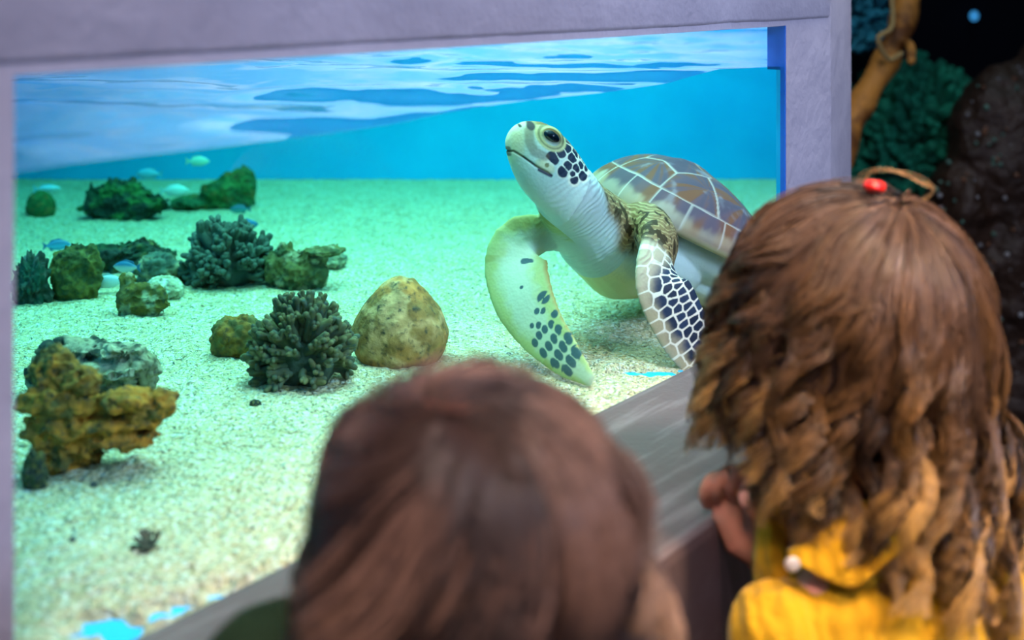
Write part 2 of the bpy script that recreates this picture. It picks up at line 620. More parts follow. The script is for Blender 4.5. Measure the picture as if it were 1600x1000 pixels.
def make_water():
    ia, ib = PL - U * 0.11 + N * 0.0066, PR + U * 0.06 + N * 0.0066
    ir, il = BR + [-0.03, -0.004], BL + [0.03, -0.004]
    nu, nv = 420, 420
    uu = np.linspace(0, 1, nu)
    vv = np.linspace(0, 1, nv) ** 1.35
    A, B = np.meshgrid(uu, vv)
    A, B = A.ravel(), B.ravel()
    XY = ((1 - A) * (1 - B))[:, None] * ia + (A * (1 - B))[:, None] * ib + (A * B)[:, None] * ir + ((1 - A) * B)[:, None] * il
    Z = water_z(XY[:, 0], XY[:, 1])
    V = np.column_stack([XY, Z])
    idx = np.arange(nu * nv).reshape(nv, nu)
    Fs = np.stack([idx[:-1, :-1], idx[:-1, 1:], idx[1:, 1:], idx[1:, :-1]], -1).reshape(-1, 4)
    rim = list(idx[0, :]) + list(idx[1:, -1]) + list(idx[-1, :-1][::-1]) + list(idx[1:-1, 0][::-1])
    zb = Z_TF + 0.0006
    n0 = len(V)
    Vb = V[rim].copy(); Vb[:, 2] = zb
    V = np.vstack([V, Vb])
    side = []
    m = len(rim)
    for i in range(m):
        j = (i + 1) % m
        side.append((rim[i], n0 + i, n0 + j, rim[j]))
    faces = [tuple(f) for f in Fs] + side + [tuple(range(n0 + m - 1, n0 - 1, -1))]
    me = new_mesh('water', V, faces, True)
    ntop = len(Fs)
    mi = np.zeros(len(me.polygons), np.int32)
    mi[ntop:] = 1
    sm = np.ones(len(me.polygons), bool); sm[ntop:] = False

    def m_water(top):
        m = bpy.data.materials.new('water surface' if top else 'water side')
        m.use_nodes = True
        nt = m.node_tree
        nt.nodes.clear()
        o = nt.nodes.new('ShaderNodeOutputMaterial')
        t = nt.nodes.new('ShaderNodeBsdfTransparent')
        if top:
            t.inputs[0].default_value = (0.93, 0.98, 1, 1)
            g = nt.nodes.new('ShaderNodeBsdfGlossy')
            g.inputs['Roughness'].default_value = 0.03
            f = nt.nodes.new('ShaderNodeFresnel')
            f.inputs['IOR'].default_value = 1.33
            mx = nt.nodes.new('ShaderNodeMixShader')
            nt.links.new(f.outputs[0], mx.inputs[0])
            nt.links.new(t.outputs[0], mx.inputs[1])
            nt.links.new(g.outputs[0], mx.inputs[2])
            nt.links.new(mx.outputs[0], o.inputs[0])
        else:
            nt.links.new(t.outputs[0], o.inputs[0])
        va = nt.nodes.new('ShaderNodeVolumeAbsorption')
        va.inputs['Color'].default_value = (0.02, 0.945, 0.86, 1)
        va.inputs['Density'].default_value = 0.80
        nt.links.new(va.outputs[0], o.inputs['Volume'])
        return m
    me.materials.append(m_water(True))
    me.materials.append(m_water(False))
    me.polygons.foreach_set('material_index', mi)
    me.polygons.foreach_set('use_smooth', sm)
    me.update()
    o = bpy.data.objects.new('water', me)
    C.objects.link(o)
    tag(o, 'clear turquoise tank water with a rippling surface behind the window', 'water', kind='stuff')


make_water()


# ------------------------------------------------------------------ sand
patches = [(175, 970, 75, 26), (250, 945, 40, 14), (345, 915, 48, 16), (290, 935, 30, 12), (205, 985, 60, 16), (1000, 574, 45, 5)]


def sand_z(X, Y):
    p = np.stack([X, Y, X * 0], 1)
    z = Z_SAND + 0.010 * (fbm(p, 3.2, 3, 5) - 0.5) + 0.007 * (fbm(p, 14, 3, 6) - 0.5)
    px = 800 + F_PX * X / Y
    py = HOR - F_PX * Z_SAND / Y
    m = 0
    for (cx, cy, rx, ry) in patches:
        m = np.maximum(m, np.exp(-(((px - cx) / rx) ** 2 + ((py - cy) / ry) ** 2) * 0.9))
    z = z + 0.008 * (fbm(p, 75, 2, 7) - 0.5)
    t = np.stack([X - PL[0], Y - PL[1]], 1) @ N
    z = z + 0.003 * np.exp(-np.maximum(t - 0.0087, 0) / 0.03)
    z = z - m * 0.021 + sstep(0.05, 0.4, m) * 0.022 * (fbm(np.stack([X * 1.0, Y * 1.6, X * 0], 1), 55, 3, 17) - 0.46)
    z = z - 0.009 * np.exp(-(((X - 0.215) / 0.05) ** 2 + ((Y - 1.575) / 0.05) ** 2))
    back = sstep(D_BACK - 0.7, D_BACK, Y)
    return z + back * (Z_SAND - z) * 0.6


def make_sand():
    ia, ib = PL - U * 0.10 + N * 0.0063, PR + U * 0.05 + N * 0.0063
    ir, il = BR + [-0.03, -0.002], BL + [0.03, -0.002]
    nu, nv = 760, 560
    uu = np.linspace(0, 1, nu)
    vv = np.linspace(0, 1, nv) ** 1.6
    A, B = np.meshgrid(uu, vv)
    A, B = A.ravel(), B.ravel()
    XY = ((1 - A) * (1 - B))[:, None] * ia + (A * (1 - B))[:, None] * ib + (A * B)[:, None] * ir + ((1 - A) * B)[:, None] * il
    Z = sand_z(XY[:, 0], XY[:, 1])
    Z[:nu] = Z_TF + 0.0002
    XY[:nu] -= N * 0.0001
    idx = np.arange(nu * nv).reshape(nv, nu)
    Fs = np.stack([idx[:-1, :-1], idx[:-1, 1:], idx[1:, 1:], idx[1:, :-1]], -1).reshape(-1, 4)
    me = new_mesh('sand', np.column_stack([XY, Z]), Fs, True)
    m = mat('coral sand', (0.72, 0.60, 0.38), 0.9, 0.1,
            noise=[(26, (0.58, 0.46, 0.26), 0.42, 0.70), (170, (0.82, 0.80, 0.68), 0.5, 0.62), (210, (0.17, 0.16, 0.13), 0.56, 0.70)],
            bump=[('noise', 70, 1.0, 0.020), ('noise', 200, 1.0, 0.010)])
    tag(link('sand', me, m), 'pale rippled coral sand covering the tank floor with blue floor showing through', 'sand', kind='stuff')


make_sand()
#PEBBLES
# ------------------------------------------------------------------ rocks and corals
def sand_depth(py): return -Z_SAND * F_PX / (py - HOR)


def ico(sub):
    bm = bmesh.new()
    bmesh.ops.create_icosphere(bm, subdivisions=sub, radius=1)
    V = np.array([v.co[:] for v in bm.verts])
    Fs = np.array([[v.index for v in f.verts] for f in bm.faces])
    bm.free()
    return V, Fs


ICO5, ICO4, ICO3 = ico(6), ico(5), ico(3)
M_ROCK = mat('reef rock', (0.2, 0.15, 0.1), 0.85, 0.2, attr=True, noise=(120, (0.05, 0.05, 0.035), 0.52, 0.72),
             bump=[('noise', 60, 0.6, 0.006), ('noise', 220, 0.5, 0.002)])

BROWN, OLIVE, DARK, PALE, RUST, GREEN, GREYB = (0.27, 0.135, 0.025), (0.15, 0.14, 0.045), (0.03, 0.045, 0.04), (0.36, 0.32, 0.20), (0.50, 0.20, 0.025), (0.05, 0.16, 0.05), (0.13, 0.15, 0.14)


def rock_tint(V, size, cols, seed):
    p = V / size
    c0, c1, c2 = [np.array(c) for c in cols]
    n1 = sstep(0.35, 0.65, fbm(p, 1.6, 4, seed))[:, None]
    n2 = sstep(0.52, 0.66, fbm(p, 2.4, 4, seed + 31))[:, None]
    return ((c0 * (1 - n1) + c1 * n1) * (1 - n2) + c2 * n2) * (0.45 + 1.0 * fbm(p, 5.0, 3, seed + 60))[:, None]


def blob(center, r, amp, seed, sub=ICO4, rough=1.6, ridged=False, top=None):
    V = sub[0].copy()
    n = fbm(V, rough, 5, seed)
    if ridged: n = 1 - np.abs(n * 2 - 1) * 1.3
    n2 = fbm(V, rough * 4, 3, seed + 7)
    n3 = np.abs(fbm(V, rough * 2.2, 3, seed + 13) * 2 - 1)
    V = V * (1 + amp * 2.2 * (n - 0.5) + amp * 0.9 * (n2 - 0.5) - amp * 0.9 * (0.25 - n3).clip(0))[:, None]
    if top: 
        k = np.maximum(V[:, 2], 0)
        V[:, 0] = V[:, 0] * (1 - top[0] * k) + top[1] * k
    return V * np.array(r) + center, sub[1]


def rock(name, label, cat, px, py, w, h, cols=(BROWN, OLIVE, DARK), amp=0.25, seed=1, dr=0.8, group=None, sub=ICO4, parts=None, ridged=False, top=None, rough=1.6):
    """px, py: where the middle of its foot meets the sand; w, h: pixels; parts: extra lobes (dx, dz, w, h) in pixels"""
    if amp > 0.2: amp *= 1.35
    d = sand_depth(py)
    k = d / F_PX
    base = P(px, py, d)
    rw, rh = w * k / 2, h * k / 2
    cy = rw * dr * 0.8
    mb = MB()
    V, Fs = blob((0, cy, rh * 0.72), (rw, rw * dr, rh * 1.28), amp, seed, sub, rough, ridged, top)
    if parts:
        mb.add(V, [tuple(f) for f in Fs])
        for i, (dx, dz, pw, ph) in enumerate(parts):
            Vp, Fp = blob((dx * k, cy * (0.6 + 0.5 * ((i * 37) % 3) / 2), dz * k), (pw * k / 2, pw * k / 2 * 0.8, ph * k / 2), amp, seed + 3 * i + 1, ICO3 if len(parts) > 6 else ICO4, rough, ridged)
            mb.add(Vp, [tuple(f) for f in Fp])
        me = fuse(mb, max(0.0016, rw / 45), 1, name)
        V = coords(me)
        nn = normals(me)
        V = V + nn * ((fbm(V, 0.35 / rw * 4, 4, seed + 5) - 0.5) * rw * amp * 0.75 - np.abs(fbm(V, 1.1 / rw * 3, 3, seed + 9) - 0.5) * rw * amp * 0.7)[:, None]
        V[:, 2] = np.maximum(V[:, 2], -0.012)
        set_coords(me, V)
    else:
        V[:, 2] = np.maximum(V[:, 2], -0.012)
        me = new_mesh(name, V, Fs)
    set_col(me, rock_tint(V, rw, cols, seed))
    o = link(name, me, M_ROCK)
    o.location = (base[0], base[1], sand_z(np.array([base[0]]), np.array([base[1]]))[0] - 0.002)
    return tag(o, label, cat, group or ('loose rocks on the sand' if name == 'rock' else 'craggy reef rocks on the sand'))


rock('rock', 'large rounded brown boulder with a dark green peak right of the branching coral', 'rock', 620, 575, 158, 132, ((0.46, 0.20, 0.055), (0.26, 0.15, 0.05), (0.50, 0.31, 0.14)), 0.075, 4, 0.75, sub=ICO5, top=(0.30, 0.02), rough=1.3)
rock('rock', 'small brown rock with white spots touching the left side of the branching coral', 'rock', 368, 560, 82, 66, (BROWN, OLIVE, (0.10, 0.09, 0.03)), 0.22, 22, 0.7)
rock('reef_rock', 'big craggy orange brown reef rock beside the left window frame', 'rock', 98, 742, 100, 92, (RUST, BROWN, (0.13, 0.10, 0.03)), 0.42, 8, 0.8, rough=2.4,
     parts=[(-8, 62, 120, 66), (-12, 108, 118, 70), (-30, 150, 90, 74), (20, 142, 78, 50), (70, 70, 110, 40), (112, 84, 92, 46), (100, 112, 84, 40), (142, 106, 56, 50), (62, 98, 60, 46), (-28, 20, 60, 60), (84, 50, 120, 30)])
rock('reef_rock', 'flat pale crusted reef slab behind the orange brown reef rock', 'rock', 135, 626, 150, 50, ((0.22, 0.20, 0.11), (0.40, 0.36, 0.25), DARK), 0.42, 15, 0.6, rough=2.6,
     parts=[(62, 52, 60, 40), (-66, 50, 70, 56), (-20, 70, 90, 34), (40, 74, 80, 28), (82, 40, 44, 50), (-84, 26, 50, 60), (20, 48, 150, 34)])
rock('rock', 'dark tufted rock low against the left window frame', 'rock', 50, 766, 36, 62, (DARK, (0.07, 0.09, 0.04), OLIVE), 0.4, 33, 0.8, rough=2.6)
rock('rock', 'green rounded rock farthest left on the back sand', 'rock', 58, 338, 46, 40, (GREEN, (0.04, 0.12, 0.04), OLIVE), 0.15, 41)
rock('reef_rock', 'dark jagged green rock far back left of the peaked green rock', 'rock', 180, 345, 105, 58, ((0.02, 0.07, 0.04), DARK, GREEN), 0.34, 44, 0.5, parts=[(-38, 28, 32, 50), (20, 38, 30, 50), (48, 22, 60, 36)], rough=2.2)
rock('reef_rock', 'tall peaked green rock against the blue back wall', 'rock', 352, 326, 92, 62, ((0.03, 0.11, 0.05), GREEN, OLIVE), 0.22, 47, 0.5, parts=[(24, 44, 34, 52), (34, 34, 26, 60), (-52, 8, 80, 30), (-12, 30, 60, 40)], rough=1.9, top=(0.5, 0.2))
rock('reef_rock', 'dark rubble rock cut by the left frame in the middle row', 'rock', 42, 476, 58, 72, (DARK, (0.02, 0.08, 0.06), GREYB), 0.4, 51, rough=2.4)
rock('reef_rock', 'olive brown block of rock at the left end of the middle row', 'rock', 112, 471, 82, 84, ((0.17, 0.13, 0.03), OLIVE, (0.07, 0.08, 0.03)), 0.26, 55, 0.6, parts=[(-14, 55, 50, 60), (20, 50, 46, 66)])
rock('reef_rock', 'dark green ridge of rock across the middle row', 'rock', 200, 428, 120, 52, ((0.03, 0.08, 0.04), DARK, OLIVE), 0.32, 58, 0.5, parts=[(-34, 30, 50, 26), (40, 26, 60, 30), (10, 34, 70, 30)], rough=2.2)
rock('reef_rock', 'grey green rubble heap between the dark ridge and the spiky rock', 'rock', 250, 444, 84, 46, ((0.11, 0.15, 0.12), (0.10, 0.10, 0.04), PALE), 0.32, 61, 0.6, rough=2.4)
rock('reef_rock', 'low brown rock lying in front of the middle row', 'rock', 220, 496, 88, 48, ((0.19, 0.13, 0.03), (0.13, 0.11, 0.04), PALE), 0.28, 64, 0.5, parts=[(-22, 30, 40, 50), (-26, 52, 26, 34)])
rock('reef_rock', 'olive rock with a side arm at the right end of the middle row', 'rock', 458, 452, 96, 70, ((0.16, 0.14, 0.05), (0.07, 0.10, 0.05), PALE), 0.32, 67, 0.55, parts=[(-12, 46, 34, 60), (44, 62, 70, 12), (-32, 30, 40, 50), (34, 24, 36, 40)], rough=2.2)
rock('rock', 'pale green pebble lying right of the olive rock', 'rock', 512, 420, 62, 30, (PALE, GREYB, (0.16, 0.2, 0.12)), 0.3, 70)
rock('rock', 'white rounded stone between the low brown rock and the spiky coral', 'rock', 252, 470, 60, 34, ((0.55, 0.52, 0.4), PALE, (0.6, 0.58, 0.48)), 0.2, 73)
rock('rock', 'small white stone at the foot of the olive rock', 'rock', 408, 440, 22, 18, ((0.8, 0.78, 0.7), PALE, PALE), 0.15, 76)
rock('rock', 'tiny dark stone in the sand under the branching coral', 'rock', 398, 636, 18, 11, (DARK, DARK, OLIVE), 0.25, 79)
rock('rock', 'tiny blue grey stone in the sand above the twiggy fragment', 'rock', 145, 764, 12, 11, (GREYB, DARK, GREYB), 0.25, 82)
rock('rock', 'tiny dark stone in the sand left of the twiggy fragment', 'rock', 112, 848, 12, 11, (DARK, GREYB, GREYB), 0.25, 85)

M_CORAL = mat('coral branches', (0.13, 0.15, 0.10), 0.8, 0.2, attr=True, noise=(90, (0.06, 0.09, 0.075), 0.45, 0.65), bump=[('noise', 180, 0.5, 0.003)])


def branch_coral(name, label, px, py, w, h, n, br, seed, cols, spread=1.0, cat='coral', group=None, up=0.2, d=None, base_z=None, m=None, core=0.62):
    r = random.Random(seed)
    d = d or sand_depth(py)
    k = d / F_PX
    base = P(px, py, d)
    R = np.array([w * k / 2, w * k / 2 * 0.8, h * k])
    mb = MB()
    V, Fs = blob((0, R[1] * 0.8, R[2] * 0.25), (R[0] * core, R[1] * core, R[2] * core * 0.60), 0.3, seed, ICO3)
    mb.add(V, [tuple(f) for f in Fs])
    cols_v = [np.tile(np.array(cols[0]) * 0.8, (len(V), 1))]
    for i in range(n):
        th = r.uniform(0, 2 * math.pi)
        cz = r.uniform(-0.55, 1)
        q = math.sqrt(max(0, 1 - cz * cz))
        dirv = np.array([q * math.cos(th) * spread, q * math.sin(th) * spread, cz + up])
        dirv = dirv / np.linalg.norm(dirv)
        tip = np.array([0, R[1] * 0.8, R[2] * 0.28]) + dirv * R * [1, 1, 0.74] * r.uniform(0.82, 1.08)
        st_ = np.array([0, R[1] * 0.8, R[2] * 0.28]) + dirv * R * [1, 1, 0.74] * 0.5
        mid = (st_ + tip) / 2 + np.array([r.uniform(-1, 1), r.uniform(-1, 1), r.uniform(0, 1)]) * R[0] * 0.08
        a = r.uniform(0.8, 1.25) * br * k
        pts = spline([st_, mid, tip], 5)
        rad = [a * 1.5, a * 1.35, a * 1.2, a * 1.1, a * 0.95]
        mb.tube(pts, rad, 7)
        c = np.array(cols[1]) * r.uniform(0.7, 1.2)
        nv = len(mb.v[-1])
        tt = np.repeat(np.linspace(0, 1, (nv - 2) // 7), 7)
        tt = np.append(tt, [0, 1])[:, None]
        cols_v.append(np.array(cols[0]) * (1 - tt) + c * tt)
        for _ in range(3):
            s0 = pts[r.choice([2, 3])]
            dv = nrm(dirv + np.array([r.uniform(-1, 1), r.uniform(-1, 1), r.uniform(-0.2, 1)]) * 0.9)
            mb.tube(np.array([s0, s0 + dv * a * 1.8, s0 + dv * a * 3.0]), [a * 0.95, a * 0.9, a * 0.75], 6)
            nv = len(mb.v[-1])
            cols_v.append(np.tile(c, (nv, 1)))
    me = mb.mesh(name)
    set_col(me, np.vstack(cols_v))
    o = link(name, me, m or M_CORAL)
    z = sand_z(np.array([base[0]]), np.array([base[1]]))[0] - 0.003 if base_z is None else base_z
    o.location = (base[0], base[1], z)
    return tag(o, label, cat, group)


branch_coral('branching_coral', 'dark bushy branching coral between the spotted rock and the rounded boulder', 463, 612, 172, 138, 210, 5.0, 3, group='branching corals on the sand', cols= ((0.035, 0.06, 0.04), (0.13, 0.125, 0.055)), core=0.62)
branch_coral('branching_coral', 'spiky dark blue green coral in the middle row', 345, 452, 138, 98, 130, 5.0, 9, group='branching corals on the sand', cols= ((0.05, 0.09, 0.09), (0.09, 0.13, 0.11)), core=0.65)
branch_coral('coral_fragment', 'small dark twiggy coral fragment lying on the open near sand', 228, 866, 44, 30, 12, 3.0, 12, ((0.08, 0.075, 0.05), (0.09, 0.085, 0.06)), core=0.45)


# ------------------------------------------------------------------ fish
def fish(label, px, py, d, length_px, yaw, cols, tall=0.42, group=None):
    k = d / F_PX
    Ln = length_px * k
    root = empty('fish', P(px, py, d), label, 'fish', group or 'small reef fish near the back of the tank')
    root.rotation_euler = (0, 0, yaw)
    mb = MB()
    rings = []
    th = np.linspace(0, 2 * math.pi, 14, endpoint=False)
    prof = [(0.5, .02), (0.47, .14), (0.38, .5), (0.25, .82), (0.08, 1.0), (-0.1, .92), (-0.25, .6), (-0.36, .3), (-0.42, .2)]
    for x, r in prof:
        rings.append(np.stack([np.full(14, x * Ln), np.cos(th) * r * Ln * 0.09, np.sin(th) * r * Ln * tall / 2], 1))
    mb.loft(rings)
    me = mb.mesh('body')
    V = coords(me)
    up = sstep(-0.05, 0.08, V[:, 2] / Ln)[:, None]
    set_col(me, np.array(cols[1]) * (1 - up) + np.array(cols[0]) * up)
    link('body', me, M_FISH, root)

    def fin(name, pts, th_=0.012):
        m2 = MB()
        pts = np.array(pts) * Ln
        n = len(pts)
        F3 = np.column_stack([pts[:, 0], np.full(n, th_ * Ln), pts[:, 1]])
        B3 = F3 * [1, -1, 1]
        m2.add(np.vstack([F3, B3]), [tuple(range(n)), tuple(range(2 * n - 1, n - 1, -1))] + [(i, n + i, n + (i + 1) % n, (i + 1) % n) for i in range(n)])
        me2 = m2.mesh(name, False)
        set_col(me2, np.tile(np.array(cols[0]) * 0.9, (2 * n, 1)))
        link(name, me2, M_FISH, root)
    fin('tail_fin', [(-0.40, 0.04), (-0.56, 0.17), (-0.52, 0), (-0.56, -0.17), (-0.40, -0.04)])
    fin('dorsal_fin', [(0.22, tall * .42), (0.05, tall * .62), (-0.25, tall * .50), (-0.33, tall * .15), (-0.1, tall * .4)])
    fin('anal_fin', [(0.0, -tall * .42), (-0.25, -tall * .50), (-0.33, -tall * .15), (-0.1, -tall * .38)])
    for sgn in (-1, 1):
        m3 = MB(); m3.ellipsoid(np.array([0.38 * Ln, sgn * Ln * 0.042, 0.02 * Ln]), (0.02 * Ln, 0.012 * Ln, 0.02 * Ln), nu=8, nv=6)
        me3 = m3.mesh('eye'); set_col(me3, (0.01, 0.01, 0.02))
        link('eye', me3, M_FISH, root)
    return root


M_FISH = mat('fish scales', (0.1, 0.3, 0.6), 0.4, 0.5, attr=True)
BLUEF, WHITEF, TEALF = (0.03, 0.17, 0.36), (0.62, 0.70, 0.75), (0.03, 0.25, 0.28)
fish('small bright blue fish swimming above the olive block of rock near the frame', 90, 383, 2.10, 40, 0.4, (BLUEF, (0.05, 0.4, 0.7)))
fish('small blue fish with white belly over the dark rubble rock', 55, 418, 1.98, 40, 0.1, (BLUEF, WHITEF))
fish('pale white bellied fish low between the olive block and the low brown rock', 167, 440, 1.90, 50, 0.2, ((0.4, 0.55, 0.7), WHITEF))
fish('slim blue and white fish under the dark green ridge', 197, 417, 1.95, 44, math.pi - 0.2, (BLUEF, WHITEF))
fish('dark blue fish above the spiky blue green coral', 384, 352, 2.2, 42, 0.5, ((0.02, 0.15, 0.35), (0.03, 0.2, 0.35)))
fish('tiny dark fish at the foot of the peaked green rock', 374, 327, 2.45, 32, math.pi + 0.2, ((0.02, 0.12, 0.22), TEALF))
fish('pale green fish swimming high before the blue back wall', 310, 252, 2.6, 36, 0.0, ((0.35, 0.65, 0.6), (0.4, 0.7, 0.65)))
fish('pale silver fish between the jagged and the peaked green rocks', 274, 298, 2.6, 44, 0.1, ((0.5, 0.7, 0.75), WHITEF))
fish('light blue fish over the jagged green rock', 232, 272, 2.65, 40, math.pi, ((0.1, 0.45, 0.7), (0.2, 0.5, 0.7)))
fish('thin pale fish beside the left frame above the green rounded rock', 75, 295, 2.6, 40, 0.2, ((0.3, 0.6, 0.8), WHITEF), 0.3)


# ------------------------------------------------------------------ sea turtle
Fv = nrm(np.array([-0.60, -0.70, 0.36]))
Uv = nrm(np.array([0, 0, 1.0]) - Fv[2] * Fv)
Lv = np.cross(Uv, Fv)
ROLL = math.radians(17)
Uv, Lv = Uv * math.cos(ROLL) + Lv * math.sin(ROLL), Lv * math.cos(ROLL) - Uv * math.sin(ROLL)
CS = P(1068, 352, 1.83)
SH_L, SH_W, SH_H = 0.182, 0.135, 0.078


def T3(f, l, u): return CS + f * Fv + l * Lv + u * Uv
def to_local(V): 
    q = V - CS
    return np.stack([q @ Fv, q @ Lv, q @ Uv], 1)


# head frame: a runs back from the snout, h up, w to the turtle's left, in photo-pixel sized units
HO = P(795, 222, 1.565)
HA = nrm(np.array([0.83, 0.20, -0.55]))
HL = nrm(np.cross(np.array([0.0, 0.0, 1.0]), -HA) * 1.0)
HL = nrm(HL + np.array([0, 0, 0.06]) * 0)
HH = nrm(np.cross(HL, HA))
if HH[2] < 0: HH = -HH
HS = 1.565 / F_PX
def H3(a, h, w): return HO + (HA * a + HH * h + HL * w) * HS
def to_head(V):
    q = (V - HO) / HS
    return q @ HA, q @ HH, q @ HL
def px_to_ah(x, y):
    dx, dy = x - 795, y - 222
    return 0.83 * dx + 0.55 * dy, 0.55 * dx - 0.83 * dy


tb = MB()
rings = []
th = np.linspace(0, 2 * math.pi, 28, endpoint=False)
for a, tp, bt, lw in [(-8, 20, 6, 5), (-5, 29, -3, 11), (3, 40, -13, 18), (15, 48, -24, 25), (28, 54, -34, 31), (45, 57, -45, 37), (60, 56, -52, 40), (80, 52, -58, 41), (100, 45, -62, 40), (122, 36, -66, 40), (140, 26, -72, 42)]:
    c, s = np.cos(th), np.sin(th)
    sc = np.sign(c) * np.abs(c) ** 0.85
    rings.append(np.array([H3(a, (tp + bt) / 2 + (tp - bt) / 2 * s_, lw * c_) for c_, s_ in zip(sc, s)]))
tb.loft(rings)
for sg in (-1, 1):                                            # brow and lids
    Mh = np.stack([HA, HH, HL], 1)
    tb.ellipsoid(H3(48, 40, sg * 17), np.array([25, 17.5, 15.5]) * HS, Mh)
neck = np.array([P(882, 298, 1.60), P(902, 330, 1.645), P(930, 362, 1.70), P(975, 395, 1.76)])
tb.tube(neck, [0.041, 0.046, 0.056, 0.066], 24)
# torso and plastron
Mt = np.stack([Fv, Lv, Uv], 1)
tb.ellipsoid(T3(-0.01, 0, -0.020), (0.165, 0.116, 0.058), Mt, 32, 20)
tb.ellipsoid(T3(0.075, 0.0, -0.055), (0.090, 0.098, 0.052), Mt, 24, 14)
tb.ellipsoid(T3(-0.02, 0.0, -0.060), (0.130, 0.095, 0.040), Mt, 24, 14)
# front flippers
def flipper(pts, hw, thick, wd, n=26):
    p3 = spline([P(*p) for p in pts], n)
    w = np.interp(np.linspace(0, 1, n), np.linspace(0, 1, len(hw)), hw)
    t = np.interp(np.linspace(0, 1, n), np.linspace(0, 1, len(thick)), thick)
    up = np.array([nrm(np.cross(tt, nrm(np.asarray(wd)))) for tt in nrm(np.gradient(p3, axis=0))])
    tb.tube(p3, list(zip(w, t)), 22, up)
    return p3, w, up


fl_near, w_near, up_near = flipper([(1005, 342, 1.73), (1025, 368, 1.675), (1027, 403, 1.61), (1032, 440, 1.58), (1050, 480, 1.575), (1071, 520, 1.578), (1096, 556, 1.588), (1112, 575, 1.60)],
                          [0.046, 0.042, 0.034, 0.037, 0.039, 0.037, 0.032, 0.02], [0.032, 0.028, 0.015, 0.009, 0.007, 0.006, 0.005, 0.004], (-0.45, 0.9, 0.0))
fl_far, w_far, up_far = flipper([(905, 372, 1.70), (860, 366, 1.66), (818, 378, 1.62), (806, 415, 1.60), (818, 465, 1.57), (845, 512, 1.54), (884, 557, 1.50), (924, 595, 1.465)],
                        [0.024, 0.022, 0.036, 0.042, 0.042, 0.036, 0.026, 0.009], [0.022, 0.016, 0.010, 0.008, 0.007, 0.006, 0.005, 0.003], (0.15, 0.98, 0.1))
# rear flippers, short paddles behind the body
for sg in (-1, 1):
    pr = np.array([T3(-0.11, sg * 0.06, -0.035), T3(-0.16, sg * 0.085, -0.045), T3(-0.205, sg * 0.10, -0.06), T3(-0.235, sg * 0.10, -0.07)])
    tb.tube(pr, [(0.016, 0.028), (0.010, 0.030), (0.006, 0.032), (0.004, 0.018)], 14, Uv)
body = fuse(tb, 0.0021, 5, 'body')
if True:
    # sharpen: one subdivision for crisp scale patterns
    o_ = bpy.data.objects.new('tmp', body); C.objects.link(o_)
    md = o_.modifiers.new('s', 'SUBSURF'); md.levels = 1; md.render_levels = 1
    body2 = bpy.data.meshes.new_from_object(o_.evaluated_get(bpy.context.evaluated_depsgraph_get()))
    bpy.data.objects.remove(o_); bpy.data.meshes.remove(body); body = body2; body.name = 'body'
V = coords(body)
Nn = normals(body)


def near_path(V, path, ups, ws):
    best = np.full(len(V), 1e9); tt = np.zeros(len(V)); ac = np.zeros(len(V))
    for i in range(len(path) - 1):
        a, b = path[i], path[i + 1]
        ab = b - a
        t = np.clip(((V - a) @ ab) / (ab @ ab), 0, 1)
        q = V - (a + t[:, None] * ab)
        dd = np.linalg.norm(q, axis=1)
        m = dd < best
        best[m] = dd[m]
        tt[m] = (i + t[m]) / (len(path) - 1)
        w = ws[i]
        ac[m] = (q[m] @ nrm(ups[i])) / w
    return best, tt, ac


def voro(x, y, seeds):
    """distance to the nearest and to the second nearest of seeds (k, 2), and which"""
    d1 = np.full(len(x), 1e9); d2 = d1.copy(); w = np.zeros(len(x), int)
    for k, (sx, sy) in enumerate(seeds):
        d = np.hypot(x - sx, y - sy)
        m = d < d1
        d2 = np.where(m, d1, np.minimum(d2, d))
        w[m] = k
        d1 = np.where(m, d, d1)
    return d1, d2, w


SKIN_PALE = np.array([0.43, 0.54, 0.53])
SKIN_BROWN = np.array([0.20, 0.135, 0.06])
SCALE_DARK = np.array([0.008, 0.020, 0.050])
SEAM = np.array([0.62, 0.64, 0.56])
col = np.tile(SKIN_PALE, (len(V), 1))
def mixc(mask, c):
    global col
    mask = np.clip(mask, 0, 1)[:, None]
    col = col * (1 - mask) + np.asarray(c) * mask
pn = fbm(V, 60, 3, 4)
loc = to_local(V)
# leathery brown skin over the shoulders and under the shell front
sh = [P(948, 300, 1.66), P(975, 330, 1.68), P(1010, 355, 1.66), P(1040, 375, 1.64), P(1015, 385, 1.60), P(1050, 385, 1.62), P(1030, 392, 1.59), P(945, 275, 1.66)]
dsh = np.min([np.linalg.norm(V - s, axis=1) for s in sh], axis=0)
mixc(sstep(0.056, 0.030, dsh + (pn - 0.5) * 0.02) * sstep(-0.7, -0.1, Nn @ Uv + 0.3), SKIN_BROWN * 1.0)
stripe = np.sin((V @ nrm(np.array([0.15, 0.35, 1.0])) + (fbm(V, 35, 3, 5) - 0.5) * 0.03) * 2 * math.pi / 0.0062)
mixc(sstep(0.2, 0.8, stripe) * sstep(0.048, 0.028, dsh) * 0.75, (0.42, 0.34, 0.17))
mixc(sstep(0.56, 0.60, fbm(V, 110, 2, 8)) * sstep(0.050, 0.03, dsh), SKIN_BROWN * 0.22)
mixc(sstep(0.0, -0.045, loc[:, 2] + 0.055 + (pn - 0.5) * 0.02) * 0.85 * (loc[:, 0] < 0.17), (0.66, 0.60, 0.26))
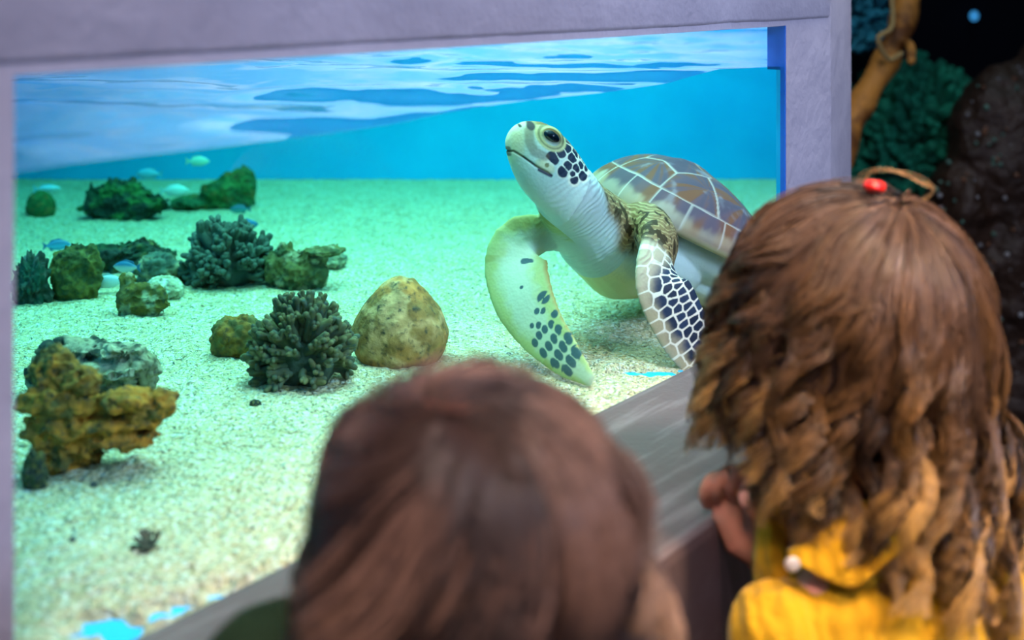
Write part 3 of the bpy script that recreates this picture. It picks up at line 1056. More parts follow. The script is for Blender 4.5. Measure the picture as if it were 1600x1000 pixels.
# near flipper (seen from above): net of dark scales, pale leading side
bd, bt, ba = near_path(V, fl_near, up_near, w_near)
side_dir = np.mean(up_near[10:20], 0)
flip = 1.0 if (side_dir[0] > 0) else -1.0
x_, y_ = bt * 7.2, ba * flip
on = (bd < 0.042) & (bt > 0.27)
r1 = random.Random(4)
seeds = []
for i in range(44):                      # trailing edge row, big plates
    pass
yy = 1.9
for i in range(13): seeds.append((2.0 + i * 0.43, 0.80 + r1.uniform(-.04, .04)))
for i in range(12): seeds.append((2.1 + i * 0.45 + r1.uniform(-.05, .05), -0.78))
for i in range(13): seeds.append((2.0 + i * 0.42 + r1.uniform(-.06, .06), -0.32 + r1.uniform(-.06, .06)))
for i in range(19): seeds.append((2.0 + i * 0.28 + r1.uniform(-.05, .05), 0.08 + r1.uniform(-.05, .05)))
for i in range(19): seeds.append((2.12 + i * 0.28 + r1.uniform(-.05, .05), 0.40 + r1.uniform(-.04, .04)))
d1, d2, wh = voro(x_, y_ * 0.9, seeds)
gap = sstep(0.035, 0.075, d2 - d1)
tone = np.array([r1.uniform(0.7, 1.5) for _ in seeds])[wh]
lead = sstep(-0.25, -0.75, y_ + (pn - 0.5) * 0.5)
mid_light = sstep(3.0, 1.9, x_ + (y_ - 0) * 1.2)
cell = SCALE_DARK[None, :] * tone[:, None] * (1 - lead[:, None] * 0.75) + np.array([0.42, 0.38, 0.24]) * lead[:, None] * 0.75
cell = cell * (1 - mid_light[:, None]) + np.array([0.40, 0.35, 0.26]) * mid_light[:, None]
top_side = sstep(-0.5, 0.2, Nn @ np.array([0.2, -1.0, 0.2]))
m = (on * sstep(0.27, 0.31, bt))[:, None]
c_here = SEAM[None, :] * (1 - gap[:, None]) + cell * gap[:, None]
under_c = SKIN_PALE[None, :]
ct = c_here * top_side[:, None] + under_c * (1 - top_side[:, None])
col = col * (1 - m) + ct * m
# far flipper (its pale underside faces us): spots and a few scales near the tip
bd, bt, ba = near_path(V, fl_far, up_far, w_far)
fl2 = 1.0 if np.mean(up_far[10:20], 0)[0] > 0 else -1.0
x_, y_ = bt * 7.2, ba * fl2
on = (bd < 0.052) & (bt > 0.12)
m0 = on * sstep(0.12, 0.25, bt)
gy = np.array([0.32, 0.40, 0.15])
mixc(m0 * (0.45 + 0.5 * sstep(0.3, 0.75, np.abs(y_) + (pn - 0.5) * 0.5)), gy)
mixc(m0 * sstep(0.80, 0.97, y_) * 0.8, (0.30, 0.17, 0.05))
mixc(m0 * sstep(0.56, 0.6, fbm(np.stack([x_ * 2.6, y_ * 0.6, x_ * 0], 1), 1.0, 2, 4)) * sstep(-0.35, -0.8, y_) * 0.7, (0.25, 0.28, 0.09))
fseeds = [(3.05, 0.36, 0.16), (4.55, 0.62, 0.17), (4.65, 0.67, 0.15), (3.9, 0.1, .05)] + [(5.0 + r1.uniform(-0.25, 0.2), -0.15 + i * 0.2, 0.07 + r1.uniform(0, .03)) for i in range(4)] + \
    [(5.35 + r1.uniform(-.07, .07), -0.45 + i * 0.3, 0.11) for i in range(5)] + [(5.68 + r1.uniform(-.05, .05), -0.5 + i * 0.36, 0.13) for i in range(4)] + \
    [(6.05, -0.5 + i * 0.4, 0.16) for i in range(4)] + [(6.45, -0.4 + i * 0.5, 0.2) for i in range(3)]
d1, d2, wh = voro(x_, y_ * 0.8, [(a, b * 0.8) for a, b, c in fseeds])
rr = np.array([c for a, b, c in fseeds])[wh]
mixc(m0 * sstep(1.15, 0.85, d1 / rr) * sstep(0.02, 0.05, d2 - d1) * 0.95, (0.02, 0.07, 0.10))
# head
a_, h_, w_ = to_head(V)
inh = (a_ < 140) & (a_ > -15) & (h_ > -75) & (h_ < 65) & (np.abs(w_) < 60)
latw = sstep(8, 18, np.abs(w_))
mixc(inh * sstep(28, 48, h_ + (pn - 0.5) * 18) * sstep(150, 120, a_), (0.30, 0.22, 0.09))
mixc(inh * sstep(38, 50, h_ + (pn - 0.5) * 12) * 0.8 * sstep(8, 22, a_), (0.17, 0.095, 0.04))
ca, ch = px_to_ah(818, 222)

mixc(inh * sstep(38, 0, a_) * sstep(-14, -2, h_) * 0.5, (0.50, 0.46, 0.24))
mixc(inh * np.exp(-(((a_ - 8) / 12) ** 2 + ((h_ + 22) / 8) ** 2)) * 0.6, (0.55, 0.60, 0.25))
hs = [(855.5, 245, 9.5), (871, 237, 7.5), (883, 231, 7), (888.5, 222, 7), (900, 241, 8), (890, 247, 7.5), (880.5, 258.5, 7), (895, 263.5, 6), (872, 266, 8), (906, 259.5, 5.5), (913, 255, 4), (906, 275, 7), (890, 280, 6), (909, 246, 5), (883, 211, 5), (915, 266, 4), (888, 271, 4), (895, 217, 5), (903, 229, 6), (846, 255, 3)]
sa = [(*px_to_ah(x, y), r * 1.18) for x, y, r in hs]
d1, d2, wh = voro(a_, h_, [(p, q) for p, q, r in sa])
rr = np.array([r for p, q, r in sa])[wh]
near = inh * (d1 < 14) * latw
mixc(near * sstep(13, 9, d1) * 0.75, (0.70, 0.70, 0.58))
mixc(near * sstep(1.12, 0.92, d1 / rr) * sstep(0.6, 2.0, d2 - d1), SCALE_DARK * 0.9)
def polyline_mask(pts, wd):
    dm = np.full(len(V), 1e9)
    q = np.stack([a_, h_], 1)
    for i in range(len(pts) - 1):
        A, B = np.array(px_to_ah(*pts[i])), np.array(px_to_ah(*pts[i + 1]))
        t = np.clip(((q - A) @ (B - A)) / ((B - A) @ (B - A)), 0, 1)
        dm = np.minimum(dm, np.linalg.norm(q - (A + t[:, None] * (B - A)), axis=1))
    return sstep(wd, wd * 0.45, dm) * inh
mouth = polyline_mask([(788, 236), (798, 234), (812, 243), (830, 257), (846, 266), (853, 272)], 2.2)
mixc(mouth, (0.05, 0.05, 0.05))
mixc(polyline_mask([(834, 262), (852, 272)], 3.5), (0.03, 0.03, 0.06))
mixc(polyline_mask([(792, 230), (793, 240)], 4.0) * 0.8, (0.05, 0.05, 0.05))
mixc(polyline_mask([(823, 203), (822, 220), (828, 234), (843, 242)], 10) * 0.55 * latw, (0.12, 0.07, 0.04))
mixc(polyline_mask([(805, 212), (803, 235)], 12) * 0.35, (0.55, 0.50, 0.28))
mixc(polyline_mask([(835, 252), (852, 262)], 9) * 0.45 * latw, (0.42, 0.40, 0.16))
ea, eh = px_to_ah(857, 213)
e_r = np.hypot((a_ - ea) / 1.35, h_ - eh + 0.0)
mixc(inh * (np.abs(w_) > 14) * sstep(22, 19, e_r) * sstep(11.5, 13, e_r), (0.46, 0.44, 0.24))
mixc(inh * (np.abs(w_) > 14) * sstep(2.0, 0.6, np.abs(e_r - 16)) * 0.7, (0.12, 0.12, 0.07))
for (x, y, rad) in ((811, 196, 3.0), (827, 196, 8.5)):
    na, nh = px_to_ah(x, y)
    mixc(inh * (h_ > 5) * sstep(rad, rad * 0.6, np.hypot(a_ - na, h_ - nh)) * 0.95, (0.03, 0.03, 0.05))
V2 = V - Nn * (mouth * 0.0012)[:, None]
# fine wrinkles of the throat and neck
wr = np.sin((V @ nrm(np.array([0.55, 0.1, -0.8])) + (fbm(V, 30, 2, 5) - 0.5) * 0.02) * 2 * math.pi / 0.0072)
wm = sstep(60, 100, a_) * (V[:, 0] > P(835, 0, 1.62)[0]) * sstep(0.14, 0.10, np.linalg.norm(V - P(900, 340, 1.64), axis=1))
V2 = V2 + Nn * (wr * wm * (0.15 + 0.45 * sstep(0.35, 0.65, fbm(V, 28, 2, 77))) * 0.0007)[:, None]
set_coords(body, V2)
set_col(body, col)
print('TURTLE min distance behind glass', ((V[:, :2] - PL) @ N).min(), 'lowest', V[:, 2].min())
M_TURTLE = mat('turtle skin', (0.6, 0.6, 0.5), 0.6, 0.25, attr=True, bump=[('voronoi', 260, 0.25, 0.001)])
turtle = empty('sea_turtle', CS, 'young green sea turtle swimming with raised head behind the glass', 'turtle')
under(link('body', body, M_TURTLE), turtle)
M_EYE = mat('wet dark eye', (0.004, 0.010, 0.022), 0.08, 0.6)
for sg in (-1, 1):
    e = MB()
    e.ellipsoid(np.zeros(3), np.array([15, 9.0, 9]) * HS, np.stack([HA, HH, HL], 1))
    eo = under(link('eye', e.mesh('eye'), M_EYE), turtle)
    eo.location = Vector(H3(ea, eh, sg * 26.2)) - turtle.location

# carapace
def carapace():
    nr, na = 130, 420
    rho = np.linspace(0, 1, nr)
    ph = np.linspace(0, 2 * math.pi, na, endpoint=False)
    Rr, Ph = np.meshgrid(rho, ph, indexing='ij')
    Rr, Ph = Rr.ravel(), Ph.ravel()
    f, l = Rr * np.cos(Ph), Rr * np.sin(Ph)
    widen = np.where(f > 0, 1 - 0.10 * f ** 2, 1 - 0.33 * np.abs(f) ** 1.6)
    lf = l * widen
    notch = 1 - 0.06 * np.exp(-(l / 0.28) ** 2) * (f > 0) * Rr ** 4
    hgt = (1 - Rr ** 2.3) ** 0.72
    sl = 1 + 0.40 * f - 0.25 * f ** 2
    u = SH_H * hgt * sl + 0.004 * np.exp(-(l / 0.10) ** 2) * hgt
    marg = sstep(0.80, 1.0, Rr)
    u = u - 0.006 * marg * 0
    seeds = [(0.80, 0), (0.45, 0), (0.05, 0), (-0.36, 0), (-0.70, 0)]
    for sg in (-1, 1):
        seeds += [(0.60, sg * .50), (0.20, sg * .62), (-0.22, sg * .60), (-0.58, sg * .46)]
    fw, lw = f, l
    d1, d2, wh = voro(fw, lw, seeds)
    RM = 0.885 - 0.02 * np.cos(Ph)
    inner = Rr < RM
    NM = 17
    dm_ang = (0.5 - np.abs((Ph / (2 * math.pi) * NM) % 1 - 0.5)) * 2 * math.pi / NM * Rr
    seam_in = sstep(0.018, 0.006, (d2 - d1) * 0.7)
    seam_out = np.maximum(sstep(0.012, 0.004, dm_ang), sstep(0.007, 0.003, np.abs(Rr - RM)))
    seam = np.where(inner, np.maximum(seam_in, sstep(0.008, 0.003, np.abs(Rr - RM))), seam_out)
    p = np.stack([f, l, f * 0], 1)
    cid = np.where(inner, wh, 20 + (Ph / (2 * math.pi) * NM).astype(int))
    sd = np.array(seeds + [(0, 0)] * 60)
    ang = np.arctan2(l - sd[np.minimum(cid, 40), 1] * 1.0, f + 0.15 - sd[np.minimum(cid, 40), 0])
    streak = fbm(np.stack([np.cos(ang) * 3.2 + cid, np.sin(ang) * 3.2, d1 * 1.5], 1), 1.4, 3, 3)
    mott = fbm(p, 7, 4, 12)
    base = np.array([0.105, 0.072, 0.105])
    c = np.tile(base, (len(f), 1))
    def mx(m, cc):
        nonlocal c
        c = c * (1 - np.clip(m, 0, 1)[:, None]) + np.array(cc) * np.clip(m, 0, 1)[:, None]
    mx(sstep(0.45, 0.62, streak) * 0.85, (0.19, 0.075, 0.03))
    mx(sstep(0.55, 0.68, mott) * 0.7, (0.24, 0.21, 0.25))
    mx(sstep(0.50, 0.36, streak) * 0.5, (0.07, 0.06, 0.09))
    mx(sstep(0.55, 0.95, (Rr - RM) / 0.12 + (mott - 0.5) * 1.2) * (Rr > RM) * 0.5, (0.46, 0.40, 0.27))
    mx(seam * 0.7, (0.50, 0.46, 0.42))
    u = u - seam * 0.0010 + (mott - 0.5) * 0.002
    pts = np.stack([f * SH_L * notch, lf * SH_W, u], 1)
    # underside rim
    nb = na
    V = [pts]; cc = [c]
    for (ro, du) in ((0.995, -0.006), (0.95, -0.010), (0.80, -0.010), (0.5, -0.012)):
        q = pts[-na:] * np.array([ro, ro, 0]) + np.array([0, 0, du])
        V.append(q); cc.append(np.tile([0.5, 0.45, 0.28], (na, 1)))
    V.append(np.array([[0, 0, -0.012]])); cc.append(np.array([[0.5, 0.45, 0.28]]))
    V = np.vstack(V); cc = np.vstack(cc)
    i = np.arange(na); j = (i + 1) % na
    Fs = []
    rows = nr + 4
    for r in range(rows - 1):
        Fs.append(np.stack([r * na + i, r * na + j, (r + 1) * na + j, (r + 1) * na + i], 1)[:, ::-1])
    Fq = np.vstack(Fs)
    last = len(V) - 1
    b0 = (rows - 1) * na
    faces = [tuple(x) for x in Fq] + [(int(b0 + b), int(b0 + a), last) for a, b in zip(i, j)]
    me = new_mesh('carapace', V @ Mt.T, faces, True, cc)
    return me


M_SHELL = mat('turtle shell', (0.2, 0.16, 0.16), 0.6, 0.2, attr=True, bump=[('noise', 60, 0.2, 0.002)])
sh_o = link('carapace', carapace(), M_SHELL, turtle)
sh_o.location = (0, 0, 0)
#PEOPLE
# ------------------------------------------------------------------ dark reef display beyond the pillar
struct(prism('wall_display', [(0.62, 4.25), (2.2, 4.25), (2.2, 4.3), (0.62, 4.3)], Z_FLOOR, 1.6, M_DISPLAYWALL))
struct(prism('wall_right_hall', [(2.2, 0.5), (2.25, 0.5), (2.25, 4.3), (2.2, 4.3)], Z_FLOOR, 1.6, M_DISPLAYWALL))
M_WOOD = mat('orange brown driftwood', (0.62, 0.27, 0.05), 0.6, 0.3, noise=(9, (0.16, 0.06, 0.015), 0.45, 0.6), bump=[('noise', 30, 0.6, 0.01)])
mb = MB()
pts = spline([P(1432, -120, 3.3), P(1416, 10, 3.3), P(1392, 80, 3.28), P(1352, 150, 3.25), P(1322, 215, 3.2), P(1290, 330, 3.15)], 30)
mb.tube(pts, [0.034 + 0.004 * math.sin(i * 1.1) for i in range(30)], 16)
mb.tube(spline([P(1405, 70, 3.27), P(1422, 70, 3.2), P(1424, 96, 3.16)], 8), 0.012, 10)
me = fuse(mb, 0.006, 2, 'driftwood_branch')
tag(link('driftwood_branch', me, M_WOOD), 'orange brown knotted branch slanting down behind the pillar at top right', 'branch')
M_ROPE = mat('straw coloured rope', (0.42, 0.30, 0.12), 0.8, 0.1)
mb = MB()
mb.tube(spline([P(1392, -20, 3.22), P(1394, 40, 3.2), P(1372, 60, 3.18), P(1388, 92, 3.2), P(1408, 84, 3.2)], 40), 0.0065, 8)
tag(link('rope', mb.mesh('rope'), M_ROPE), 'thin straw coloured rope looped round the driftwood branch', 'rope')

M_TEAL = mat('teal coral', (0.02, 0.30, 0.40), 0.7, 0.3, attr=True)
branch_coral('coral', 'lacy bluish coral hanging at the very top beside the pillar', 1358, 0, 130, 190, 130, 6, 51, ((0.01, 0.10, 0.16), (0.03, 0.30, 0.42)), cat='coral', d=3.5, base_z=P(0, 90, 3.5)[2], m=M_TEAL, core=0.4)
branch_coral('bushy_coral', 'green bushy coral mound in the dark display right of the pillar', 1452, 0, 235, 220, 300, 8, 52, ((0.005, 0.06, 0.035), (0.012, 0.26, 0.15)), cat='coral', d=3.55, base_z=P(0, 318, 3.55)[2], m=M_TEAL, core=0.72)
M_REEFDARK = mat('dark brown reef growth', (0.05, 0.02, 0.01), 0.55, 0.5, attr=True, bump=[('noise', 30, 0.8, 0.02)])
# tall dark reef wall with small pale polyps
mb = MB()
for (x, y, rx, ry) in ((1570, 250, 90, 150), (1590, 420, 110, 160), (1600, 620, 110, 190), (1500, 330, 50, 90), (1640, 300, 90, 250), (1480, 430, 120, 110), (1400, 480, 90, 110), (1480, 700, 160, 220)):
    c = P(x, y, 3.35)
    mb.ellipsoid(c, (rx * 3.35 / F_PX, 0.14, ry * 3.35 / F_PX))
me = fuse(mb, 0.012, 2, 'rock_face')
V = coords(me); Nn = normals(me)
V += Nn * ((fbm(V, 14, 4, 3) - 0.5) * 0.06)[:, None]
set_coords(me, V)
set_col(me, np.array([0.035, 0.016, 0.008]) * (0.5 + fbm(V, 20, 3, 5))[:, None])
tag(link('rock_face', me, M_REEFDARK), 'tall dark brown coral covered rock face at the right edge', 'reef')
reef_V, reef_N = V, Nn
M_POLYP = mat('pale polyps', (0.30, 0.36, 0.33), 0.4, 0.6, attr=True)
mb = MB()
cand = np.where(Nn[:, 1] < -0.25)[0]
pick = rng.choice(cand, 420, replace=False)
pc = []
for i in pick:
    r = rng.uniform(0.003, 0.0075)
    n0 = len(mb.v)
    mb.ellipsoid(V[i] + Nn[i] * r * 0.6, (r, r, r), nu=7, nv=5)
    c = np.array([(0.10, 0.24, 0.18), (0.40, 0.40, 0.42), (0.22, 0.09, 0.04)][rng.integers(0, 3)]) * rng.uniform(0.5, 1.2)
    pc.append(np.tile(c, (len(mb.v[-1]), 1)))
me = mb.mesh('coral_polyps')
set_col(me, np.vstack(pc))
tag(link('coral_polyps', me, M_POLYP), 'scatter of tiny pale polyps over the dark reef face', 'polyps', kind='stuff')
M_BLUEL = bpy.data.materials.new('blue pilot lamp'); M_BLUEL.use_nodes = True
_n = M_BLUEL.node_tree.nodes['Principled BSDF']
_n.inputs['Base Color'].default_value = (0.02, 0.1, 0.2, 1); _n.inputs['Emission Color'].default_value = (0.05, 0.35, 0.8, 1); _n.inputs['Emission Strength'].default_value = 0.7
mb = MB(); mb.ellipsoid(P(1522, 25, 4.2), (0.014, 0.02, 0.017))
tag(link('pilot_lamp', mb.mesh('pilot_lamp'), M_BLUEL), 'small dim blue lamp on the black wall at top right', 'lamp')


# ------------------------------------------------------------------ the two children
M_SKIN = mat('child skin', (0.50, 0.23, 0.155), 0.5, 0.3, sss=0.12, noise=(60, (0.52, 0.20, 0.14), 0.4, 0.7), bump=[('noise', 400, 0.15, 0.0006)])
M_NAIL = mat('finger nail', (0.72, 0.40, 0.34), 0.3, 0.5)


def axes(face):
    f = nrm(np.asarray(face, float))
    r = nrm(np.cross(f, [0, 0, 1]))
    u = np.cross(r, f)
    return f, r, u


def head_shape(mb, c, f, r, u, S=1.0):
    """child head: f forward, r right, u up; c is the middle of the skull"""
    M = np.stack([r, f, u], 1)
    def q(a, b, h): return c + (r * a + f * b + u * h) * S
    def e(a, b, h, ra, rb, rh): mb.ellipsoid(q(a, b, h), np.array([ra, rb, rh]) * S, M)
    e(0, -0.008, 0.012, 0.068, 0.082, 0.074)         # skull
    e(0, 0.022, -0.030, 0.055, 0.056, 0.062)         # face
    e(0, 0.040, -0.074, 0.026, 0.024, 0.020)         # chin
    for s in (-1, 1):
        e(s * 0.030, 0.052, -0.044, 0.024, 0.022, 0.024)   # cheek
        e(s * 0.026, 0.066, 0.004, 0.022, 0.010, 0.008)    # brow
        e(s * 0.072, -0.004, -0.022, 0.006, 0.015, 0.021)  # ear
        e(s * 0.006, 0.083, -0.040, 0.006, 0.006, 0.005)   # nostril side
    mb.tube(np.array([q(0, 0.074, -0.006), q(0, 0.083, -0.024), q(0, 0.088, -0.037)]), [0.005 * S, 0.006 * S, 0.0075 * S], 10)
    mb.tube(np.array([q(-0.017, 0.069, -0.060), q(0, 0.080, -0.057), q(0.017, 0.069, -0.060)]), 0.0036 * S, 8)   # lips
    mb.tube(np.array([q(-0.015, 0.068, -0.065), q(0, 0.078, -0.066), q(0.015, 0.068, -0.065)]), 0.0040 * S, 8)
    return q


def eyes(parent, q, S, f, r, u):
    me_mat = M_EYEWHITE
    for s in (-1, 1):
        mb = MB()
        mb.ellipsoid(q(s * 0.027, 0.0645, -0.012), np.array([0.0115, 0.0095, 0.0095]) * S, np.stack([r, f, u], 1))
        eo = under(link('eye', mb.mesh('eye'), M_EYEWHITE), parent)
        mb = MB()
        mb.ellipsoid(q(s * 0.027, 0.0715, -0.012), np.array([0.0052, 0.0032, 0.0052]) * S, np.stack([r, f, u], 1))
        io = link('iris', mb.mesh('iris'), M_IRIS, eo)
        


M_EYEWHITE = mat('eye white', (0.75, 0.73, 0.70), 0.15)
M_IRIS = mat('brown iris', (0.05, 0.025, 0.01), 0.1)

def hair_mat(name, rough=0.38):
    m = mat(name, (0.1, 0.05, 0.02), rough, 0.45, attr=True)
    b = m.node_tree.nodes['Principled BSDF']
    b.inputs['Anisotropic'].default_value = 0.3
    return m


def make_hair(name, parent, c, f, r, u, rad, n, seg, length, rs, colour, seed, wave=0.012, wavelen=0.07, crown=(0.0, -0.35), release=(80, 115), clumps=150, flare=0.25, spread_bottom=0.0, swirl=0.0, lift0=0.005, radius=0.00045, keep=None, wave_on=(0.10, 0.60), face_gap=48, zend=None):
    """strands as thin three sided tubes. rad: ellipsoid (right, forward, up); colour(t, rnd, clump_rnd) -> rgb"""
    g = np.random.default_rng(seed)
    M = np.stack([r, f, u], 1)
    cu = nrm(np.array([crown[0], crown[1], 1.0]))          # crown direction in head space
    e1 = nrm(np.cross([0, 1, 0], cu)); e2 = np.cross(cu, e1)   # e2 ~ forward
    m = n * 3
    cosp = g.uniform(-0.25, 1, m)
    phi0 = np.arccos(cosp)
    theta = g.uniform(-math.pi, math.pi, m)                # 0 = forward
    fr = np.abs(theta)
    ok = ~((fr < math.radians(face_gap)) & (phi0 > math.radians(82)))
    phi0, theta = phi0[ok][:n], theta[ok][:n]
    n = len(phi0)
    gi = g.choice(n, clumps, replace=False)
    D0 = np.stack([np.sin(phi0) * np.sin(theta), np.sin(phi0) * np.cos(theta), np.cos(phi0)], 1)
    cl = np.argmax(D0 @ D0[gi].T, axis=1)
    clr = g.random(clumps)
    rel = np.radians(g.uniform(release[0], release[1], clumps))[cl] + g.uniform(-0.06, 0.06, n)
    ln = length * (g.uniform(0.80, 1.08, clumps)[cl]) * g.uniform(0.9, 1.04, n)
    if zend is not None:
        ze = zend(np.sin(theta)) + (g.uniform(-0.022, 0.018, clumps)[cl]) + g.uniform(-0.006, 0.006, n)
        ln = np.maximum((rel - phi0) * np.mean(rad), 0.0) + np.maximum(c[2] + rad[2] * np.cos(rel) - ze, 0.02) * 1.04
    lift = lift0 + g.uniform(0, 1, n) * 0.010 + clr[cl] * 0.006
    pos = np.zeros((n, seg, 3))
    ph = phi0.copy(); thv = theta.copy()
    rad = np.asarray(rad, float)
    ds = ln / (seg - 1)
    def ell(ph, thv, lf):
        d = np.outer(np.sin(ph) * np.sin(thv), e1) + np.outer(np.sin(ph) * np.cos(thv), e2) + np.outer(np.cos(ph), cu)
        return (d * (rad + lf[:, None])) @ M.T + c, d @ M.T
    p, dd = ell(ph, thv, lift * 0.6)
    free = np.zeros(n, bool)
    vel = np.zeros((n, 3))
    side = np.where(theta >= 0, 1.0, -1.0)
    down = np.array([0, 0, -1.0])
    for k in range(seg):
        pos[:, k] = p
        if k == seg - 1: break
        # on the skull
        ph2 = ph + ds / rad.mean()
        tg = np.where(np.abs(thv) < math.radians(face_gap + 15), 1.0, 0.0)
        thv2 = thv + side * tg * sstep(0.5, 1.3, ph) * 1.1 * ds / rad.mean() + swirl * ds / rad.mean() / np.maximum(np.sin(ph), 0.25)
        q, d = ell(ph2, thv2, lift * (0.6 + 0.6 * sstep(0, 1.2, ph2 - phi0)))
        step = q - p
        newfree = ph2 > rel
        horiz = d * [1, 1, 0]
        tgt = down + horiz * flare
        vel = np.where((newfree & ~free)[:, None], nrm(step), vel)
        vel = np.where(newfree[:, None], nrm(vel * 0.80 + nrm(tgt) * 0.20), vel)
        pf = p + vel * ds[:, None]
        p = np.where(newfree[:, None], pf, q)
        out_d = horiz
        free = newfree
        ph = np.where(newfree, ph, ph2)
        thv = np.where(newfree, thv, thv2)
    # clumping towards guide strands
    t = np.linspace(0, 1, seg)[None, :, None]
    gpos = pos[gi][cl]
    w = 0.92 * sstep(0.08, 0.55, t)
    pos = pos * (1 - w) + (gpos + (pos[:, :1] - gpos[:, :1]) * 0.30) * w
    # waves, shared by a clump
    s_len = t * ln[:, None, None]
    phs = g.uniform(0, 2 * math.pi, clumps)[cl][:, None, None]
    wl_ = (wavelen * g.uniform(0.75, 1.35, clumps))[cl][:, None, None]
    amp = wave * (0.55 + g.random(clumps)[cl][:, None, None] * 0.9) * sstep(wave_on[0], wave_on[1], t)
    tang = nrm(np.gradient(pos, axis=1))
    outw = nrm(pos.mean(1) - c)[:, None, :] * np.ones_like(pos)
    b1 = nrm(np.cross(tang, outw)); b2 = nrm(np.cross(b1, tang))
    pos = pos + amp * (b1 * np.sin(2 * math.pi * s_len / wl_ + phs) + 0.7 * b2 * np.cos(2 * math.pi * s_len / wl_ + phs))
    fz = g.uniform(0, 2 * math.pi, (n, 1, 1))
    pos = pos + 0.0012 * sstep(0.1, 0.6, t) * (b1 * np.sin(s_len * 110 + fz) + b2 * np.cos(s_len * 90 + fz * 2))
    if keep is not None: pos = keep(pos)
    # tubes
    tang = nrm(np.gradient(pos, axis=1))
    ref = nrm(np.cross(tang, [0.3, 0.2, 0.9])); ref2 = np.cross(tang, ref)
    rr = radius * (1 - 0.6 * sstep(0.75, 1, t)) * g.uniform(0.7, 1.3, (n, 1, 1))
    ring = []
    for a in (0, 2 * math.pi / 3, 4 * math.pi / 3):
        ring.append(pos + rr * (ref * math.cos(a) + ref2 * math.sin(a)))
    VV = np.stack(ring, 2).reshape(-1, 3)                   # n, seg, 3
    base = (np.arange(n) * seg * 3)[:, None, None] + (np.arange(seg - 1) * 3)[None, :, None]
    j = np.arange(3)[None, None, :]
    jn = (j + 1) % 3
    Fq = np.stack([base + j, base + jn, base + 3 + jn, base + 3 + j], -1).reshape(-1, 4)
    tt = np.broadcast_to(np.linspace(0, 1, seg)[None, :, None], (n, seg, 3)).reshape(-1)
    rnd = np.repeat(g.random(n), seg * 3); crnd = np.repeat(clr[cl], seg * 3)
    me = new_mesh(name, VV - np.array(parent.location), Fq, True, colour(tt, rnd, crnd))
    return link(name, me, parent and colour.mat, parent)


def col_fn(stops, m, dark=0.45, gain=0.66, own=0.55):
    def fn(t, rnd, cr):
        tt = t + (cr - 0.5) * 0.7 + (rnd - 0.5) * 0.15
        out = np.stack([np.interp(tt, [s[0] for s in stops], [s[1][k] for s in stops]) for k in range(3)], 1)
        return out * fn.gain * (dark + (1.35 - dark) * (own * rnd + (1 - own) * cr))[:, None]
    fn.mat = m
    fn.gain = gain
    return fn


def hair_cap(name, parent, c, f, r, u, rad, m, bottom, colr, back_drop=0.0, rb=None):
    """soft inner mass of the hair, so that no scalp shows between strands"""
    mb = MB()
    M = np.stack([r, f, u], 1)
    mb.ellipsoid(c, rad, M, 32, 20)
    if bottom:
        for (a, b, h, ra, rbb, rh) in bottom:
            mb.ellipsoid(c + r * a + f * b + u * h, (ra, rbb, rh), M, 24, 14)
    me = fuse(mb, 0.004, 6, name)
    V = coords(me)
    set_coords(me, V - np.array(parent.location))
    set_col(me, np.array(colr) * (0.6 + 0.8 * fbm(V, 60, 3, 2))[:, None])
    return link(name, me, m, parent)


# --- the girl in yellow
gf, gr, gu = axes((-0.40, 0.90, 0.16))
GC = P(1322, 500, 1.10) + np.array([0, 0.0, 0])
girl = empty('person', (0.33, 1.02, Z_FLOOR), 'child with long curly brown hair in a yellow shirt leaning on the ledge corner', 'person')
bf, br, bu = axes((-0.35, 0.93, 0.0))              # trunk directions
mb = MB()
gq = head_shape(mb, GC + gf * 0.004, gf, gr, gu, 1.12)
SH0 = np.array([0.288, 1.020, -0.468])             # base of the neck
mb.tube(np.array([GC + gu * -0.05 - gf * 0.015, GC * 0.4 + SH0 * 0.6 - gf * 0.012, SH0 + [0, 0, -0.03]]), [0.034, 0.033, 0.042], 16)
def trunk(mb, S0, bf, br, w=0.115):
    pts = [S0 + [0, 0, 0.012], S0 + [0, 0, -0.02], S0 + [0, 0, -0.06], S0 + [0, 0, -0.14], S0 + [0, 0, -0.22], S0 + [0, 0, -0.29]]
    mb.tube(np.array(pts), [(0.035, 0.05), (0.045, w * 0.80), (0.060, w * 0.90), (0.064, w * 0.80), (0.066, w * 0.76), (0.066, w * 0.82)], 24, bf)
trunk(mb, SH0, bf, br)
HANDK = 1.0
hip = SH0 + np.array([0, 0, -0.31])
for s in (-1, 1):
    h0 = hip + br * s * 0.045
    mb.tube(np.array([h0, h0 + [0, 0, -0.16] + bf * 0.01, h0 + [0, 0, -0.30], [h0[0], h0[1], Z_FLOOR + 0.03]]), [0.052, 0.042, 0.032, 0.024], 14)
    ft = np.array([h0[0], h0[1], Z_FLOOR + 0.024])
    mb.tube(np.array([ft - bf * 0.02, ft + bf * 0.05, ft + bf * 0.10]), [(0.022, 0.024), (0.018, 0.028), (0.012, 0.024)], 12, (0, 0, 1))
